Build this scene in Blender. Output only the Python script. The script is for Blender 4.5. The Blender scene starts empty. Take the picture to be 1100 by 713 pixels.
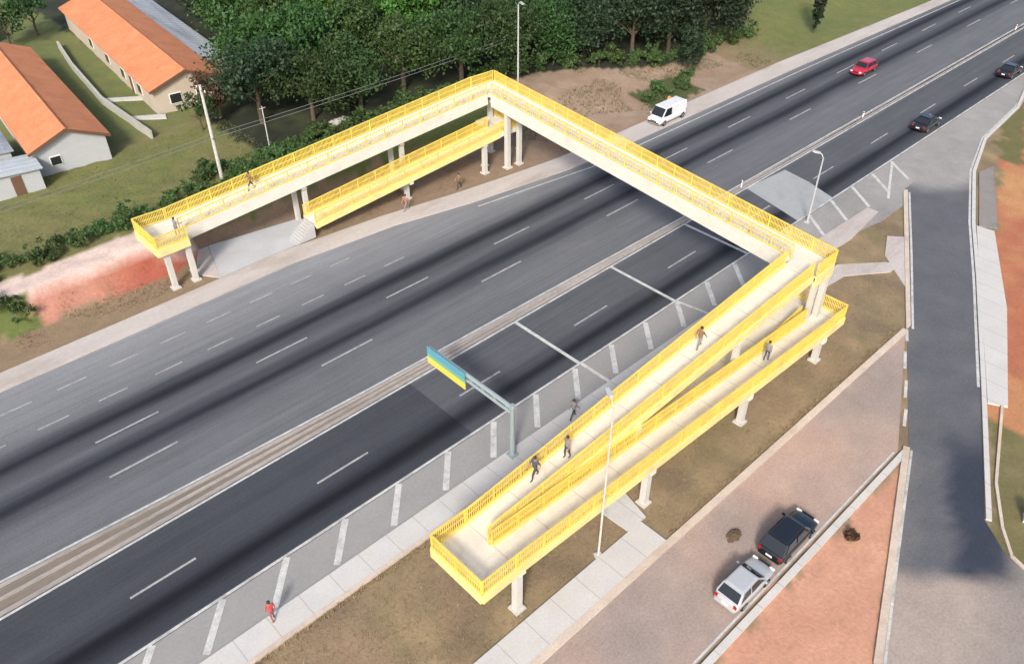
import bpy, bmesh, math, random
from mathutils import Vector, Matrix, noise
random.seed(7)
R = math.radians
S = bpy.context.scene
C = S.collection

# ------------------------------------------------------------------ materials
def new_mat(name):
    m = bpy.data.materials.new(name); m.use_nodes = True
    nt = m.node_tree; b = nt.nodes['Principled BSDF']
    return m, nt, b

def N(nt, t, **kw):
    n = nt.nodes.new(t)
    for k, v in kw.items():
        if k.startswith('i_'): n.inputs[k[2:].replace('_', ' ')].default_value = v
        else: setattr(n, k, v)
    return n

def noisy(name, col, var=0.25, scale=1.0, fine=12.0, rough=0.85, metallic=0.0, stretch=None, bump=0.0, dirt=None, dirt_amt=0.0, dirt_scale=0.35):
    """base colour broken up by a coarse and a fine noise, optional stains"""
    m, nt, b = new_mat(name)
    tc = N(nt, 'ShaderNodeTexCoord')
    src = tc.outputs['Object']
    if stretch:
        mp = N(nt, 'ShaderNodeMapping'); mp.inputs['Scale'].default_value = stretch
        nt.links.new(src, mp.inputs['Vector']); src = mp.outputs['Vector']
    n1 = N(nt, 'ShaderNodeTexNoise', i_Scale=scale, i_Detail=6.0, i_Roughness=0.6)
    n2 = N(nt, 'ShaderNodeTexNoise', i_Scale=fine, i_Detail=3.0)
    nt.links.new(src, n1.inputs['Vector']); nt.links.new(src, n2.inputs['Vector'])
    ad = N(nt, 'ShaderNodeMath', operation='ADD')
    nt.links.new(n1.outputs['Fac'], ad.inputs[0]); nt.links.new(n2.outputs['Fac'], ad.inputs[1])
    mr = N(nt, 'ShaderNodeMapRange')
    mr.inputs['From Min'].default_value = 0.6; mr.inputs['From Max'].default_value = 1.4
    mr.inputs['To Min'].default_value = 1 - var; mr.inputs['To Max'].default_value = 1 + var
    nt.links.new(ad.outputs[0], mr.inputs['Value'])
    mx = N(nt, 'ShaderNodeMix', data_type='RGBA', blend_type='MULTIPLY')
    mx.inputs['Factor'].default_value = 1
    mx.inputs['A'].default_value = (*col, 1)
    nt.links.new(mr.outputs[0], mx.inputs['B'])
    out = mx.outputs['Result']
    if dirt:
        n3 = N(nt, 'ShaderNodeTexNoise', i_Scale=dirt_scale, i_Detail=8.0, i_Roughness=0.65)
        nt.links.new(src, n3.inputs['Vector'])
        r3 = N(nt, 'ShaderNodeMapRange')
        r3.inputs['From Min'].default_value = 0.48; r3.inputs['From Max'].default_value = 0.72
        r3.inputs['To Max'].default_value = dirt_amt
        nt.links.new(n3.outputs['Fac'], r3.inputs['Value'])
        m3 = N(nt, 'ShaderNodeMix', data_type='RGBA')
        nt.links.new(r3.outputs[0], m3.inputs['Factor']); nt.links.new(out, m3.inputs['A'])
        m3.inputs['B'].default_value = (*dirt, 1)
        out = m3.outputs['Result']
    nt.links.new(out, b.inputs['Base Color'])
    b.inputs['Roughness'].default_value = rough; b.inputs['Metallic'].default_value = metallic
    if bump:
        bp = N(nt, 'ShaderNodeBump', i_Strength=bump, i_Distance=0.03)
        nt.links.new(n2.outputs['Fac'], bp.inputs['Height']); nt.links.new(bp.outputs[0], b.inputs['Normal'])
    return m

def plain(name, col, rough=0.5, metallic=0.0, coat=0.0, var=0.06):
    m = noisy(name, col, var, 2.0, 15.0, rough, metallic)
    if coat: m.node_tree.nodes['Principled BSDF'].inputs['Coat Weight'].default_value = coat
    return m

def lane_mat(name, stops, y0, y1, wob=0.55):
    """asphalt whose wear runs along the lanes: oil-darkened lane centres, paler wheel-free strips"""
    m, nt, b = new_mat(name)
    tc = N(nt, 'ShaderNodeTexCoord'); sp = N(nt, 'ShaderNodeSeparateXYZ')
    nt.links.new(tc.outputs['Object'], sp.inputs[0])
    mp = N(nt, 'ShaderNodeMapping'); mp.inputs['Scale'].default_value = (0.05, 0.6, 1)
    nt.links.new(tc.outputs['Object'], mp.inputs['Vector'])
    nz = N(nt, 'ShaderNodeTexNoise', i_Scale=1.0, i_Detail=5.0)
    nt.links.new(mp.outputs[0], nz.inputs['Vector'])
    w = N(nt, 'ShaderNodeMapRange'); w.inputs['To Min'].default_value = -wob; w.inputs['To Max'].default_value = wob
    nt.links.new(nz.outputs['Fac'], w.inputs['Value'])
    ay = N(nt, 'ShaderNodeMath', operation='ADD')
    nt.links.new(sp.outputs['Y'], ay.inputs[0]); nt.links.new(w.outputs[0], ay.inputs[1])
    mr = N(nt, 'ShaderNodeMapRange'); mr.inputs['From Min'].default_value = y0; mr.inputs['From Max'].default_value = y1
    nt.links.new(ay.outputs[0], mr.inputs['Value'])
    cr = N(nt, 'ShaderNodeValToRGB')
    nt.links.new(mr.outputs[0], cr.inputs['Fac'])
    cr.color_ramp.interpolation = 'B_SPLINE' if False else 'EASE'
    el = cr.color_ramp.elements
    for i, (y, c) in enumerate(stops):
        p = (y - y0) / (y1 - y0)
        e = el[i] if i < 2 else el.new(p)
        e.position = p; e.color = (*c, 1)
    mp2 = N(nt, 'ShaderNodeMapping'); mp2.inputs['Scale'].default_value = (0.12, 1.6, 1)
    nt.links.new(tc.outputs['Object'], mp2.inputs['Vector'])
    n2 = N(nt, 'ShaderNodeTexNoise', i_Scale=1.0, i_Detail=7.0, i_Roughness=0.65)
    nt.links.new(mp2.outputs[0], n2.inputs['Vector'])
    n3 = N(nt, 'ShaderNodeTexNoise', i_Scale=9.0, i_Detail=3.0)
    nt.links.new(tc.outputs['Object'], n3.inputs['Vector'])
    ad = N(nt, 'ShaderNodeMath', operation='ADD')
    nt.links.new(n2.outputs['Fac'], ad.inputs[0]); nt.links.new(n3.outputs['Fac'], ad.inputs[1])
    v = N(nt, 'ShaderNodeMapRange'); v.inputs['From Min'].default_value = 0.6; v.inputs['From Max'].default_value = 1.4
    v.inputs['To Min'].default_value = 0.78; v.inputs['To Max'].default_value = 1.22
    mp4 = N(nt, 'ShaderNodeMapping'); mp4.inputs['Scale'].default_value = (0.04, 5.0, 1)
    nt.links.new(tc.outputs['Object'], mp4.inputs['Vector'])
    n4 = N(nt, 'ShaderNodeTexNoise', i_Scale=1.0, i_Detail=4.0); nt.links.new(mp4.outputs[0], n4.inputs['Vector'])
    n5 = N(nt, 'ShaderNodeTexNoise', i_Scale=0.22, i_Detail=8.0, i_Roughness=0.7); nt.links.new(tc.outputs['Object'], n5.inputs['Vector'])
    a4 = N(nt, 'ShaderNodeMath', operation='MULTIPLY_ADD'); a4.inputs[1].default_value = .7; nt.links.new(n4.outputs['Fac'], a4.inputs[0]); nt.links.new(ad.outputs[0], a4.inputs[2])
    a5 = N(nt, 'ShaderNodeMath', operation='MULTIPLY_ADD'); a5.inputs[1].default_value = .6; nt.links.new(n5.outputs['Fac'], a5.inputs[0]); nt.links.new(a4.outputs[0], a5.inputs[2])
    v.inputs['From Min'].default_value = 1.15; v.inputs['From Max'].default_value = 2.15; v.inputs['To Min'].default_value = .72; v.inputs['To Max'].default_value = 1.28
    nt.links.new(a5.outputs[0], v.inputs['Value'])
    mx = N(nt, 'ShaderNodeMix', data_type='RGBA', blend_type='MULTIPLY'); mx.inputs['Factor'].default_value = 1
    nt.links.new(cr.outputs['Color'], mx.inputs['A']); nt.links.new(v.outputs[0], mx.inputs['B'])
    nt.links.new(mx.outputs['Result'], b.inputs['Base Color'])
    b.inputs['Roughness'].default_value = 0.85; b.inputs['Specular IOR Level'].default_value = .2
    return m

def leaf_mat(name, col, var=0.35, trans=0.3):
    m, nt, b = new_mat(name)
    oi = N(nt, 'ShaderNodeObjectInfo'); tc = N(nt, 'ShaderNodeTexCoord')
    n1 = N(nt, 'ShaderNodeTexNoise', i_Scale=0.9, i_Detail=3.0)
    nt.links.new(tc.outputs['Object'], n1.inputs['Vector'])
    geo = N(nt, 'ShaderNodeNewGeometry')
    a = N(nt, 'ShaderNodeMath', operation='ADD'); nt.links.new(n1.outputs['Fac'], a.inputs[0]); nt.links.new(oi.outputs['Random'], a.inputs[1])
    a2 = N(nt, 'ShaderNodeMath', operation='ADD'); nt.links.new(a.outputs[0], a2.inputs[0]); nt.links.new(geo.outputs['Random Per Island'], a2.inputs[1])
    mr = N(nt, 'ShaderNodeMapRange'); mr.inputs['From Min'].default_value = 0.6; mr.inputs['From Max'].default_value = 2.2
    mr.inputs['To Min'].default_value = 1 - var; mr.inputs['To Max'].default_value = 1 + var * 1.3
    nt.links.new(a2.outputs[0], mr.inputs['Value'])
    hs = N(nt, 'ShaderNodeHueSaturation'); hs.inputs['Color'].default_value = (*col, 1)
    hr = N(nt, 'ShaderNodeMapRange'); hr.inputs['To Min'].default_value = 0.475; hr.inputs['To Max'].default_value = 0.52
    nt.links.new(oi.outputs['Random'], hr.inputs['Value']); nt.links.new(hr.outputs[0], hs.inputs['Hue'])
    nt.links.new(mr.outputs[0], hs.inputs['Value'])
    nt.links.new(hs.outputs['Color'], b.inputs['Base Color'])
    b.inputs['Roughness'].default_value = 0.6
    tr = N(nt, 'ShaderNodeBsdfTranslucent'); nt.links.new(hs.outputs['Color'], tr.inputs['Color'])
    ms = N(nt, 'ShaderNodeMixShader'); ms.inputs[0].default_value = trans
    nt.links.new(b.outputs[0], ms.inputs[1]); nt.links.new(tr.outputs[0], ms.inputs[2])
    nt.links.new(ms.outputs[0], nt.nodes['Material Output'].inputs['Surface'])
    return m

def tile_mat(name, c1, c2):
    m, nt, b = new_mat(name)
    tc = N(nt, 'ShaderNodeTexCoord')
    wv = N(nt, 'ShaderNodeTexWave', bands_direction='Y', i_Scale=1.6, i_Distortion=0.4, i_Detail=1.0)
    nt.links.new(tc.outputs['Object'], wv.inputs['Vector'])
    n1 = N(nt, 'ShaderNodeTexNoise', i_Scale=0.5, i_Detail=7.0, i_Roughness=0.7); nt.links.new(tc.outputs['Object'], n1.inputs['Vector'])
    n2 = N(nt, 'ShaderNodeTexNoise', i_Scale=5.0, i_Detail=2.0); nt.links.new(tc.outputs['Object'], n2.inputs['Vector'])
    ad = N(nt, 'ShaderNodeMath', operation='MULTIPLY_ADD'); ad.inputs[1].default_value = 0.6
    nt.links.new(n2.outputs['Fac'], ad.inputs[0]); nt.links.new(n1.outputs['Fac'], ad.inputs[2])
    mr = N(nt, 'ShaderNodeMapRange'); mr.inputs['From Min'].default_value = 0.5; mr.inputs['From Max'].default_value = 1.1
    nt.links.new(ad.outputs[0], mr.inputs['Value'])
    mx = N(nt, 'ShaderNodeMix', data_type='RGBA'); mx.inputs['A'].default_value = (*c1, 1); mx.inputs['B'].default_value = (*c2, 1)
    nt.links.new(mr.outputs[0], mx.inputs['Factor'])
    nt.links.new(mx.outputs['Result'], b.inputs['Base Color']); b.inputs['Roughness'].default_value = 0.85
    bp = N(nt, 'ShaderNodeBump', i_Strength=0.5, i_Distance=0.05); nt.links.new(wv.outputs['Fac'], bp.inputs['Height'])
    nt.links.new(bp.outputs[0], b.inputs['Normal'])
    return m

M = {}
M['deck'] = noisy('deck concrete', (0.68, 0.65, 0.59), 0.10, 0.5, 7, 0.9, dirt=(0.52, 0.48, 0.42), dirt_amt=0.4, dirt_scale=0.5)
def jointed(name, col, axis_i, period=3.0):
    m = noisy(name, col, 0.12, 0.5, 7, 0.9, dirt=(0.50, 0.46, 0.39), dirt_amt=0.5, dirt_scale=0.7)
    nt = m.node_tree; b = nt.nodes['Principled BSDF']; src = b.inputs['Base Color'].links[0].from_socket
    tc = N(nt, 'ShaderNodeTexCoord'); sp = N(nt, 'ShaderNodeSeparateXYZ'); nt.links.new(tc.outputs['Object'], sp.inputs[0])
    md = N(nt, 'ShaderNodeMath', operation='PINGPONG'); md.inputs[1].default_value = period / 2; nt.links.new(sp.outputs[axis_i], md.inputs[0])
    lt = N(nt, 'ShaderNodeMath', operation='LESS_THAN'); lt.inputs[1].default_value = 0.03; nt.links.new(md.outputs[0], lt.inputs[0])
    mu = N(nt, 'ShaderNodeMath', operation='MULTIPLY'); mu.inputs[1].default_value = 0.38; nt.links.new(lt.outputs[0], mu.inputs[0])
    mx = N(nt, 'ShaderNodeMix', data_type='RGBA'); nt.links.new(mu.outputs[0], mx.inputs['Factor']); nt.links.new(src, mx.inputs['A']); mx.inputs['B'].default_value = (.16, .145, .12, 1)
    nt.links.new(mx.outputs['Result'], b.inputs['Base Color'])
    return m
M['deck'] = jointed('ramp concrete', (0.68, 0.635, 0.55), 0)
M['walk'] = jointed('slab walk', (0.50, 0.49, 0.475), 0, 2.0)
M['spandeck'] = jointed('span concrete', (0.66, 0.625, 0.56), 1)
M['girder'] = noisy('girder concrete', (0.64, 0.61, 0.545), 0.12, 0.6, 8, 0.9, dirt=(0.42, 0.39, 0.34), dirt_amt=0.3, dirt_scale=0.8)
M['column'] = noisy('column concrete', (0.50, 0.49, 0.46), 0.14, 0.8, 8, 0.9)
M['yellow'] = noisy('yellow rail paint', (0.76, 0.56, 0.10), 0.14, 0.7, 9, 0.6, dirt=(0.46, 0.33, 0.10), dirt_amt=0.5, dirt_scale=1.1)
M['yellowpale'] = noisy('yellow kerb paint', (0.76, 0.63, 0.26), 0.16, 0.8, 9, 0.7, dirt=(0.48, 0.41, 0.27), dirt_amt=0.6, dirt_scale=0.9)
M['white_paint'] = noisy('worn road paint', (0.50, 0.50, 0.485), 0.25, 1.5, 9, 0.8, dirt=(0.25, 0.25, 0.25), dirt_amt=0.75, dirt_scale=1.3)
M['dash_paint'] = noisy('faded dash paint', (0.34, 0.34, 0.335), 0.3, 1.5, 9, 0.8, dirt=(0.14, 0.145, 0.15), dirt_amt=0.85, dirt_scale=1.1)
M['edge_paint'] = noisy('edge line paint', (0.48, 0.48, 0.47), 0.3, 1.5, 9, 0.8, dirt=(0.2, 0.2, 0.2), dirt_amt=0.8, dirt_scale=0.9)
M['shoulder'] = noisy('shoulder asphalt', (0.265, 0.26, 0.255), 0.14, 0.4, 5, 0.9, dirt=(0.30, 0.27, 0.25), dirt_amt=0.6)
M['plaza'] = noisy('plaza concrete', (0.43, 0.44, 0.455), 0.14, 0.4, 7, 0.9, dirt=(0.40, 0.36, 0.32), dirt_amt=0.5)
M['kerb'] = noisy('kerb concrete', (0.52, 0.44, 0.37), 0.2, 0.8, 8, 0.9, dirt=(0.33, 0.24, 0.17), dirt_amt=0.6)
M['gutter'] = noisy('gutter concrete', (0.45, 0.41, 0.385), 0.18, 0.4, 8, 0.9, stretch=(0.3, 1, 1), dirt=(0.28, 0.22, 0.18), dirt_amt=0.6)
M['median'] = noisy('median soil', (0.20, 0.165, 0.135), 0.3, 0.8, 8, 0.95, stretch=(0.2, 1.5, 1), dirt=(0.12, 0.12, 0.11), dirt_amt=0.6)
M['barrier'] = noisy('median kerb concrete', (0.33, 0.30, 0.28), 0.25, 0.8, 8, 0.9, stretch=(0.3, 1, 1), dirt=(0.14, 0.13, 0.12), dirt_amt=0.6)
M['street'] = noisy('dusty street', (0.30, 0.24, 0.215), 0.16, 0.25, 8, 0.92, dirt=(0.37, 0.25, 0.20), dirt_amt=0.7, dirt_scale=0.16)
M['apron'] = noisy('old pale asphalt', (0.30, 0.29, 0.28), 0.14, 0.3, 8, 0.9, dirt=(0.20, 0.20, 0.205), dirt_amt=0.5, dirt_scale=0.2)
M['oldroad'] = noisy('old road', (0.225, 0.205, 0.195), 0.22, 0.25, 8, 0.92, dirt=(0.11, 0.11, 0.12), dirt_amt=0.75, dirt_scale=0.17)
M['tar'] = noisy('fresh asphalt', (0.098, 0.100, 0.112), 0.25, 0.3, 9, 0.8, dirt=(0.045, 0.052, 0.07), dirt_amt=0.7, dirt_scale=0.12)
M['tarnew'] = noisy('newest asphalt', (0.028, 0.036, 0.055), 0.3, 0.5, 9, 0.75, dirt=(0.05, 0.055, 0.07), dirt_amt=0.6, dirt_scale=0.4)
M['pad'] = noisy('pale concrete patch', (0.33, 0.345, 0.35), 0.16, 0.5, 8, 0.9, dirt=(0.2, 0.21, 0.22), dirt_amt=0.6, dirt_scale=0.5)
M['bark'] = noisy('bark', (0.09, 0.065, 0.045), 0.3, 2, 12, 0.95)
M['leaf'] = leaf_mat('dark leaves', (0.036, 0.080, 0.020))
M['leaf_bright'] = leaf_mat('bright leaves', (0.072, 0.155, 0.025))
M['leaf_mid'] = leaf_mat('mid green leaves', (0.044, 0.094, 0.022))
M['leaf_dark'] = leaf_mat('deep leaves', (0.024, 0.050, 0.022))
M['leaf_brown'] = leaf_mat('rusty leaves', (0.10, 0.06, 0.028))
M['leaf_hedge'] = leaf_mat('hedge leaves', (0.062, 0.118, 0.033))
M['tile'] = tile_mat('clay tiles', (0.45, 0.15, 0.066), (0.65, 0.27, 0.125))
M['wall'] = noisy('painted wall', (0.40, 0.42, 0.44), 0.12, 0.6, 8, 0.9, dirt=(0.33, 0.31, 0.28), dirt_amt=0.5)
M['wallcream'] = noisy('cream wall', (0.46, 0.40, 0.33), 0.12, 0.6, 8, 0.9, dirt=(0.35, 0.28, 0.2), dirt_amt=0.5)
M['sheet'] = noisy('grey roof sheet', (0.30, 0.33, 0.37), 0.25, 0.6, 6, 0.6, stretch=(4, 0.5, 1), dirt=(0.08, 0.09, 0.11), dirt_amt=0.7, dirt_scale=0.3)
M['sheetpale'] = noisy('pale roof sheet', (0.42, 0.47, 0.50), 0.2, 0.6, 6, 0.6, dirt=(0.2, 0.22, 0.25), dirt_amt=0.6, dirt_scale=0.3)
M['eave'] = noisy('eave board', (0.12, 0.06, 0.035), 0.2)
M['wood'] = noisy('door wood', (0.13, 0.07, 0.04), 0.2)
M['steel'] = plain('galvanised steel', (0.48, 0.50, 0.50), 0.55, 0.2)
M['gsteel'] = plain('grey green steel', (0.30, 0.36, 0.37), 0.55, 0.2)
M['poleconc'] = noisy('pole concrete', (0.47, 0.46, 0.43), 0.15, 1, 8, 0.9)
M['glass'] = plain('dark glass', (0.018, 0.022, 0.028), 0.08)
M['tyre'] = plain('tyre rubber', (0.02, 0.02, 0.02), 0.85)
M['rim'] = plain('wheel rim', (0.35, 0.35, 0.36), 0.35, 0.7)
M['lampglass'] = plain('lamp glass', (0.75, 0.75, 0.72), 0.15)
M['redlamp'] = plain('tail lamp', (0.35, 0.015, 0.012), 0.2)
M['black_trim'] = plain('black trim', (0.018, 0.018, 0.02), 0.6)
M['car_black'] = plain('black car paint', (0.016, 0.019, 0.027), 0.25, 0.3, 0.8)
M['car_white'] = plain('white car paint', (0.70, 0.72, 0.74), 0.3, 0.0, 0.6)
M['car_silver'] = plain('silver car paint', (0.46, 0.48, 0.50), 0.35, 0.2, 0.6)
M['car_red'] = plain('red car paint', (0.42, 0.018, 0.045), 0.3, 0.0, 0.8)
M['sign_yellow'] = plain('sign yellow', (0.62, 0.54, 0.09), 0.5)
M['sign_green'] = plain('sign green', (0.16, 0.40, 0.26), 0.5)
M['sign_blue'] = plain('sign blue', (0.10, 0.30, 0.40), 0.5)
M['plate_white'] = plain('white plate', (0.75, 0.75, 0.72), 0.5)
M['cable'] = plain('cable', (0.17, 0.18, 0.18), 0.7)
M['wallwhite'] = noisy('whitewashed wall', (0.42, 0.42, 0.38), 0.15, 0.8, 8, 0.9, dirt=(0.3, 0.27, 0.2), dirt_amt=0.6)
M['rubble'] = noisy('brown rubble', (0.11, 0.075, 0.045), 0.3, 2, 9, 0.95)

G = lambda v: (v, v * (1.02 + .10 * min(1, .03 / v)), v * (1.03 + .46 * min(1, .03 / v)))
M['north'] = lane_mat('north carriageway asphalt', [
    (39.0, G(.125)), (41.6, G(.13)), (43.3, G(.115)), (44.3, G(.075)), (45.2, G(.022)), (46.0, G(.055)), (46.9, G(.098)), (47.9, G(.072)),
    (48.9, G(.018)), (49.6, G(.05)), (50.5, G(.125)), (51.2, G(.15)), (53.0, G(.185)), (57.5, G(.225))], 38, 58)
M['south'] = lane_mat('south carriageway asphalt', [
    (30.4, G(.085)), (31.2, G(.06)), (32.45, G(.016)), (33.3, G(.06)), (33.9,G(.09)), (34.4, G(.090)), (36.0, G(.092)), (37.0, G(.085)), (37.8, G(.105))], 30, 39)
M['southdark'] = lane_mat('darker south carriageway asphalt', [
    (30.4, G(.058)), (31.2, G(.040)), (32.5, G(.010)), (33.4, G(.036)), (34.0,G(.05)), (34.6, G(.056)), (36.0, G(.050)), (37.2, G(.054)), (37.8, G(.06))], 30, 39)

# ------------------------------------------------------------------ mesh helpers
class MB:
    def __init__(s): s.v = []; s.f = []
    def add(s, vs, fs):
        o = len(s.v); s.v += [tuple(p) for p in vs]; s.f += [tuple(i + o for i in f) for f in fs]
    def hexa(s, p):   # 8 points: bottom 4 then top 4, both counter-clockwise from above
        s.add(p, [(3, 2, 1, 0), (4, 5, 6, 7), (0, 1, 5, 4), (1, 2, 6, 5), (2, 3, 7, 6), (3, 0, 4, 7)])
    def box(s, c, d, rz=0.0):
        ca, sa = math.cos(rz), math.sin(rz); x, y, z = c; a, b, h = d[0] / 2, d[1] / 2, d[2] / 2
        q = [(x + i * ca - j * sa, y + i * sa + j * ca) for i, j in ((-a, -b), (a, -b), (a, b), (-a, b))]
        s.hexa([(u, v, z - h) for u, v in q] + [(u, v, z + h) for u, v in q])
    def bar(s, p, q, w, h, up=(0, 0, 1)):   # beam between two points, width w sideways, height h
        p, q = Vector(p), Vector(q); d = (q - p).normalized(); u = Vector(up)
        r = d.cross(u)
        if r.length < 1e-4: r = d.cross(Vector((1, 0, 0)))
        r.normalize(); t = r.cross(d).normalized()
        r *= w / 2; t *= h / 2
        s.add([p - r - t, p + r - t, p + r + t, p - r + t, q - r - t, q + r - t, q + r + t, q - r + t],
              [(0, 1, 2, 3), (7, 6, 5, 4), (4, 5, 1, 0), (5, 6, 2, 1), (6, 7, 3, 2), (7, 4, 0, 3)])
    def prism(s, poly, z0, z1):
        n = len(poly)
        z0 = z0 if isinstance(z0, (list, tuple)) else [z0] * n
        z1 = z1 if isinstance(z1, (list, tuple)) else [z1] * n
        s.add([(x, y, a) for (x, y), a in zip(poly, z0)] + [(x, y, a) for (x, y), a in zip(poly, z1)],
              [tuple(range(n - 1, -1, -1)), tuple(range(n, 2 * n))] + [(i, (i + 1) % n, n + (i + 1) % n, n + i) for i in range(n)])
    def tube(s, pts, rad, n=8, cap=True):
        pts = [Vector(p) for p in pts]
        rad = rad if isinstance(rad, (list, tuple)) else [rad] * len(pts)
        o = len(s.v); ref = Vector((0, 0, 1)) if abs((pts[-1] - pts[0]).normalized().z) < .9 else Vector((1, 0, 0))
        for i, p in enumerate(pts):
            d = (pts[min(i + 1, len(pts) - 1)] - pts[max(i - 1, 0)]).normalized()
            a = d.cross(ref).normalized(); b = d.cross(a).normalized()
            for k in range(n):
                t = 2 * math.pi * k / n
                s.v.append(tuple(p + (a * math.cos(t) + b * math.sin(t)) * rad[i]))
        for i in range(len(pts) - 1):
            for k in range(n):
                k2 = (k + 1) % n
                s.f.append((o + i * n + k, o + i * n + k2, o + (i + 1) * n + k2, o + (i + 1) * n + k))
        if cap:
            s.f.append(tuple(o + k for k in range(n - 1, -1, -1)))
            s.f.append(tuple(o + (len(pts) - 1) * n + k for k in range(n)))
    def mesh(s, name, mat):
        me = bpy.data.meshes.new(name); me.from_pydata(s.v, [], s.f)
        bm = bmesh.new(); bm.from_mesh(me); bmesh.ops.recalc_face_normals(bm, faces=bm.faces); bm.to_mesh(me); bm.free()
        if mat: me.materials.append(mat)
        return me
    def build(s, name, mat, parent=None, bevel=0.0, smooth=False):
        me = s.mesh(name, mat)
        if bevel:
            bm = bmesh.new(); bm.from_mesh(me); bmesh.ops.remove_doubles(bm, verts=bm.verts, dist=1e-4)
            bmesh.ops.bevel(bm, geom=[e for e in bm.edges if len(e.link_faces) == 2 and e.calc_face_angle(0) > .5], offset=bevel, segments=2, affect='EDGES', clamp_overlap=True)
            bm.to_mesh(me); bm.free()
        if smooth:
            for p in me.polygons: p.use_smooth = True
        return link(name, me, parent)

def link(name, data, parent=None):
    o = bpy.data.objects.new(name, data); C.objects.link(o)
    if parent: o.parent = parent
    return o

def tag(o, label=None, cat=None, group=None, kind=None):
    if label: o['label'] = label
    if cat: o['category'] = cat
    if group: o['group'] = group
    if kind: o['kind'] = kind
    return o

def empty(name, loc, rz=0.0, label=None, cat=None, group=None):
    o = link(name, None); o.location = loc; o.rotation_euler = (0, 0, rz); o.empty_display_size = 0.3
    return tag(o, label, cat, group)

def copy_tree(o, parent=None):
    c = o.copy(); C.objects.link(c); c.parent = parent
    for ch in list(o.children): copy_tree(ch, c)
    return c

def struct(o, cat=None): return tag(o, kind='structure')

# ------------------------------------------------------------------ terrain
def sm(a, b, x):
    t = max(0.0, min(1.0, (x - a) / (b - a))); return t * t * (3 - 2 * t)
def lerp(a, b, t): return a + (b - a) * t
def nz(x, y, s, k=0.0): return noise.noise(Vector((x * s + k, y * s - k, k)))

def height(x, y):
    t = sm(19, 25, x)
    toe = lerp(62.9, 65.0, t); crest = lerp(65.0, 67.6, t)
    u = sm(60, 74, x)
    toe = lerp(toe, 57.5, u); crest = lerp(crest, 70.0, u)
    top = lerp(2.2, 1.3, sm(60, 95, x))
    h = top * sm(toe, crest, y)
    if y > toe: h += 0.12 * nz(x, y, .35) * sm(toe, crest, y) + 0.10 * nz(x, y, .9, 3) * sm(toe, crest, y)
    return h

# ---- ground cover colours (albedo of the soil or grass that grows there)
DRY = (0.24, 0.175, 0.105); DRYGREEN = (0.185, 0.15, 0.078); RED = (0.44, 0.185, 0.11); REDDEEP = (0.36, 0.125, 0.065); PINK = (0.56, 0.44, 0.38)
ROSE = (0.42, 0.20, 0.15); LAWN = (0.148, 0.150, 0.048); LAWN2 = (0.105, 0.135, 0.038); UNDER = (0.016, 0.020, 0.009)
SOIL = (0.235, 0.165, 0.11); SOILPALE = (0.32, 0.235, 0.175); OCHRE = (0.44, 0.23, 0.10); OLIVE = (0.125, 0.115, 0.040)
def mixc(a, b, t): return tuple(lerp(i, j, t) for i, j in zip(a, b))

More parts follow.
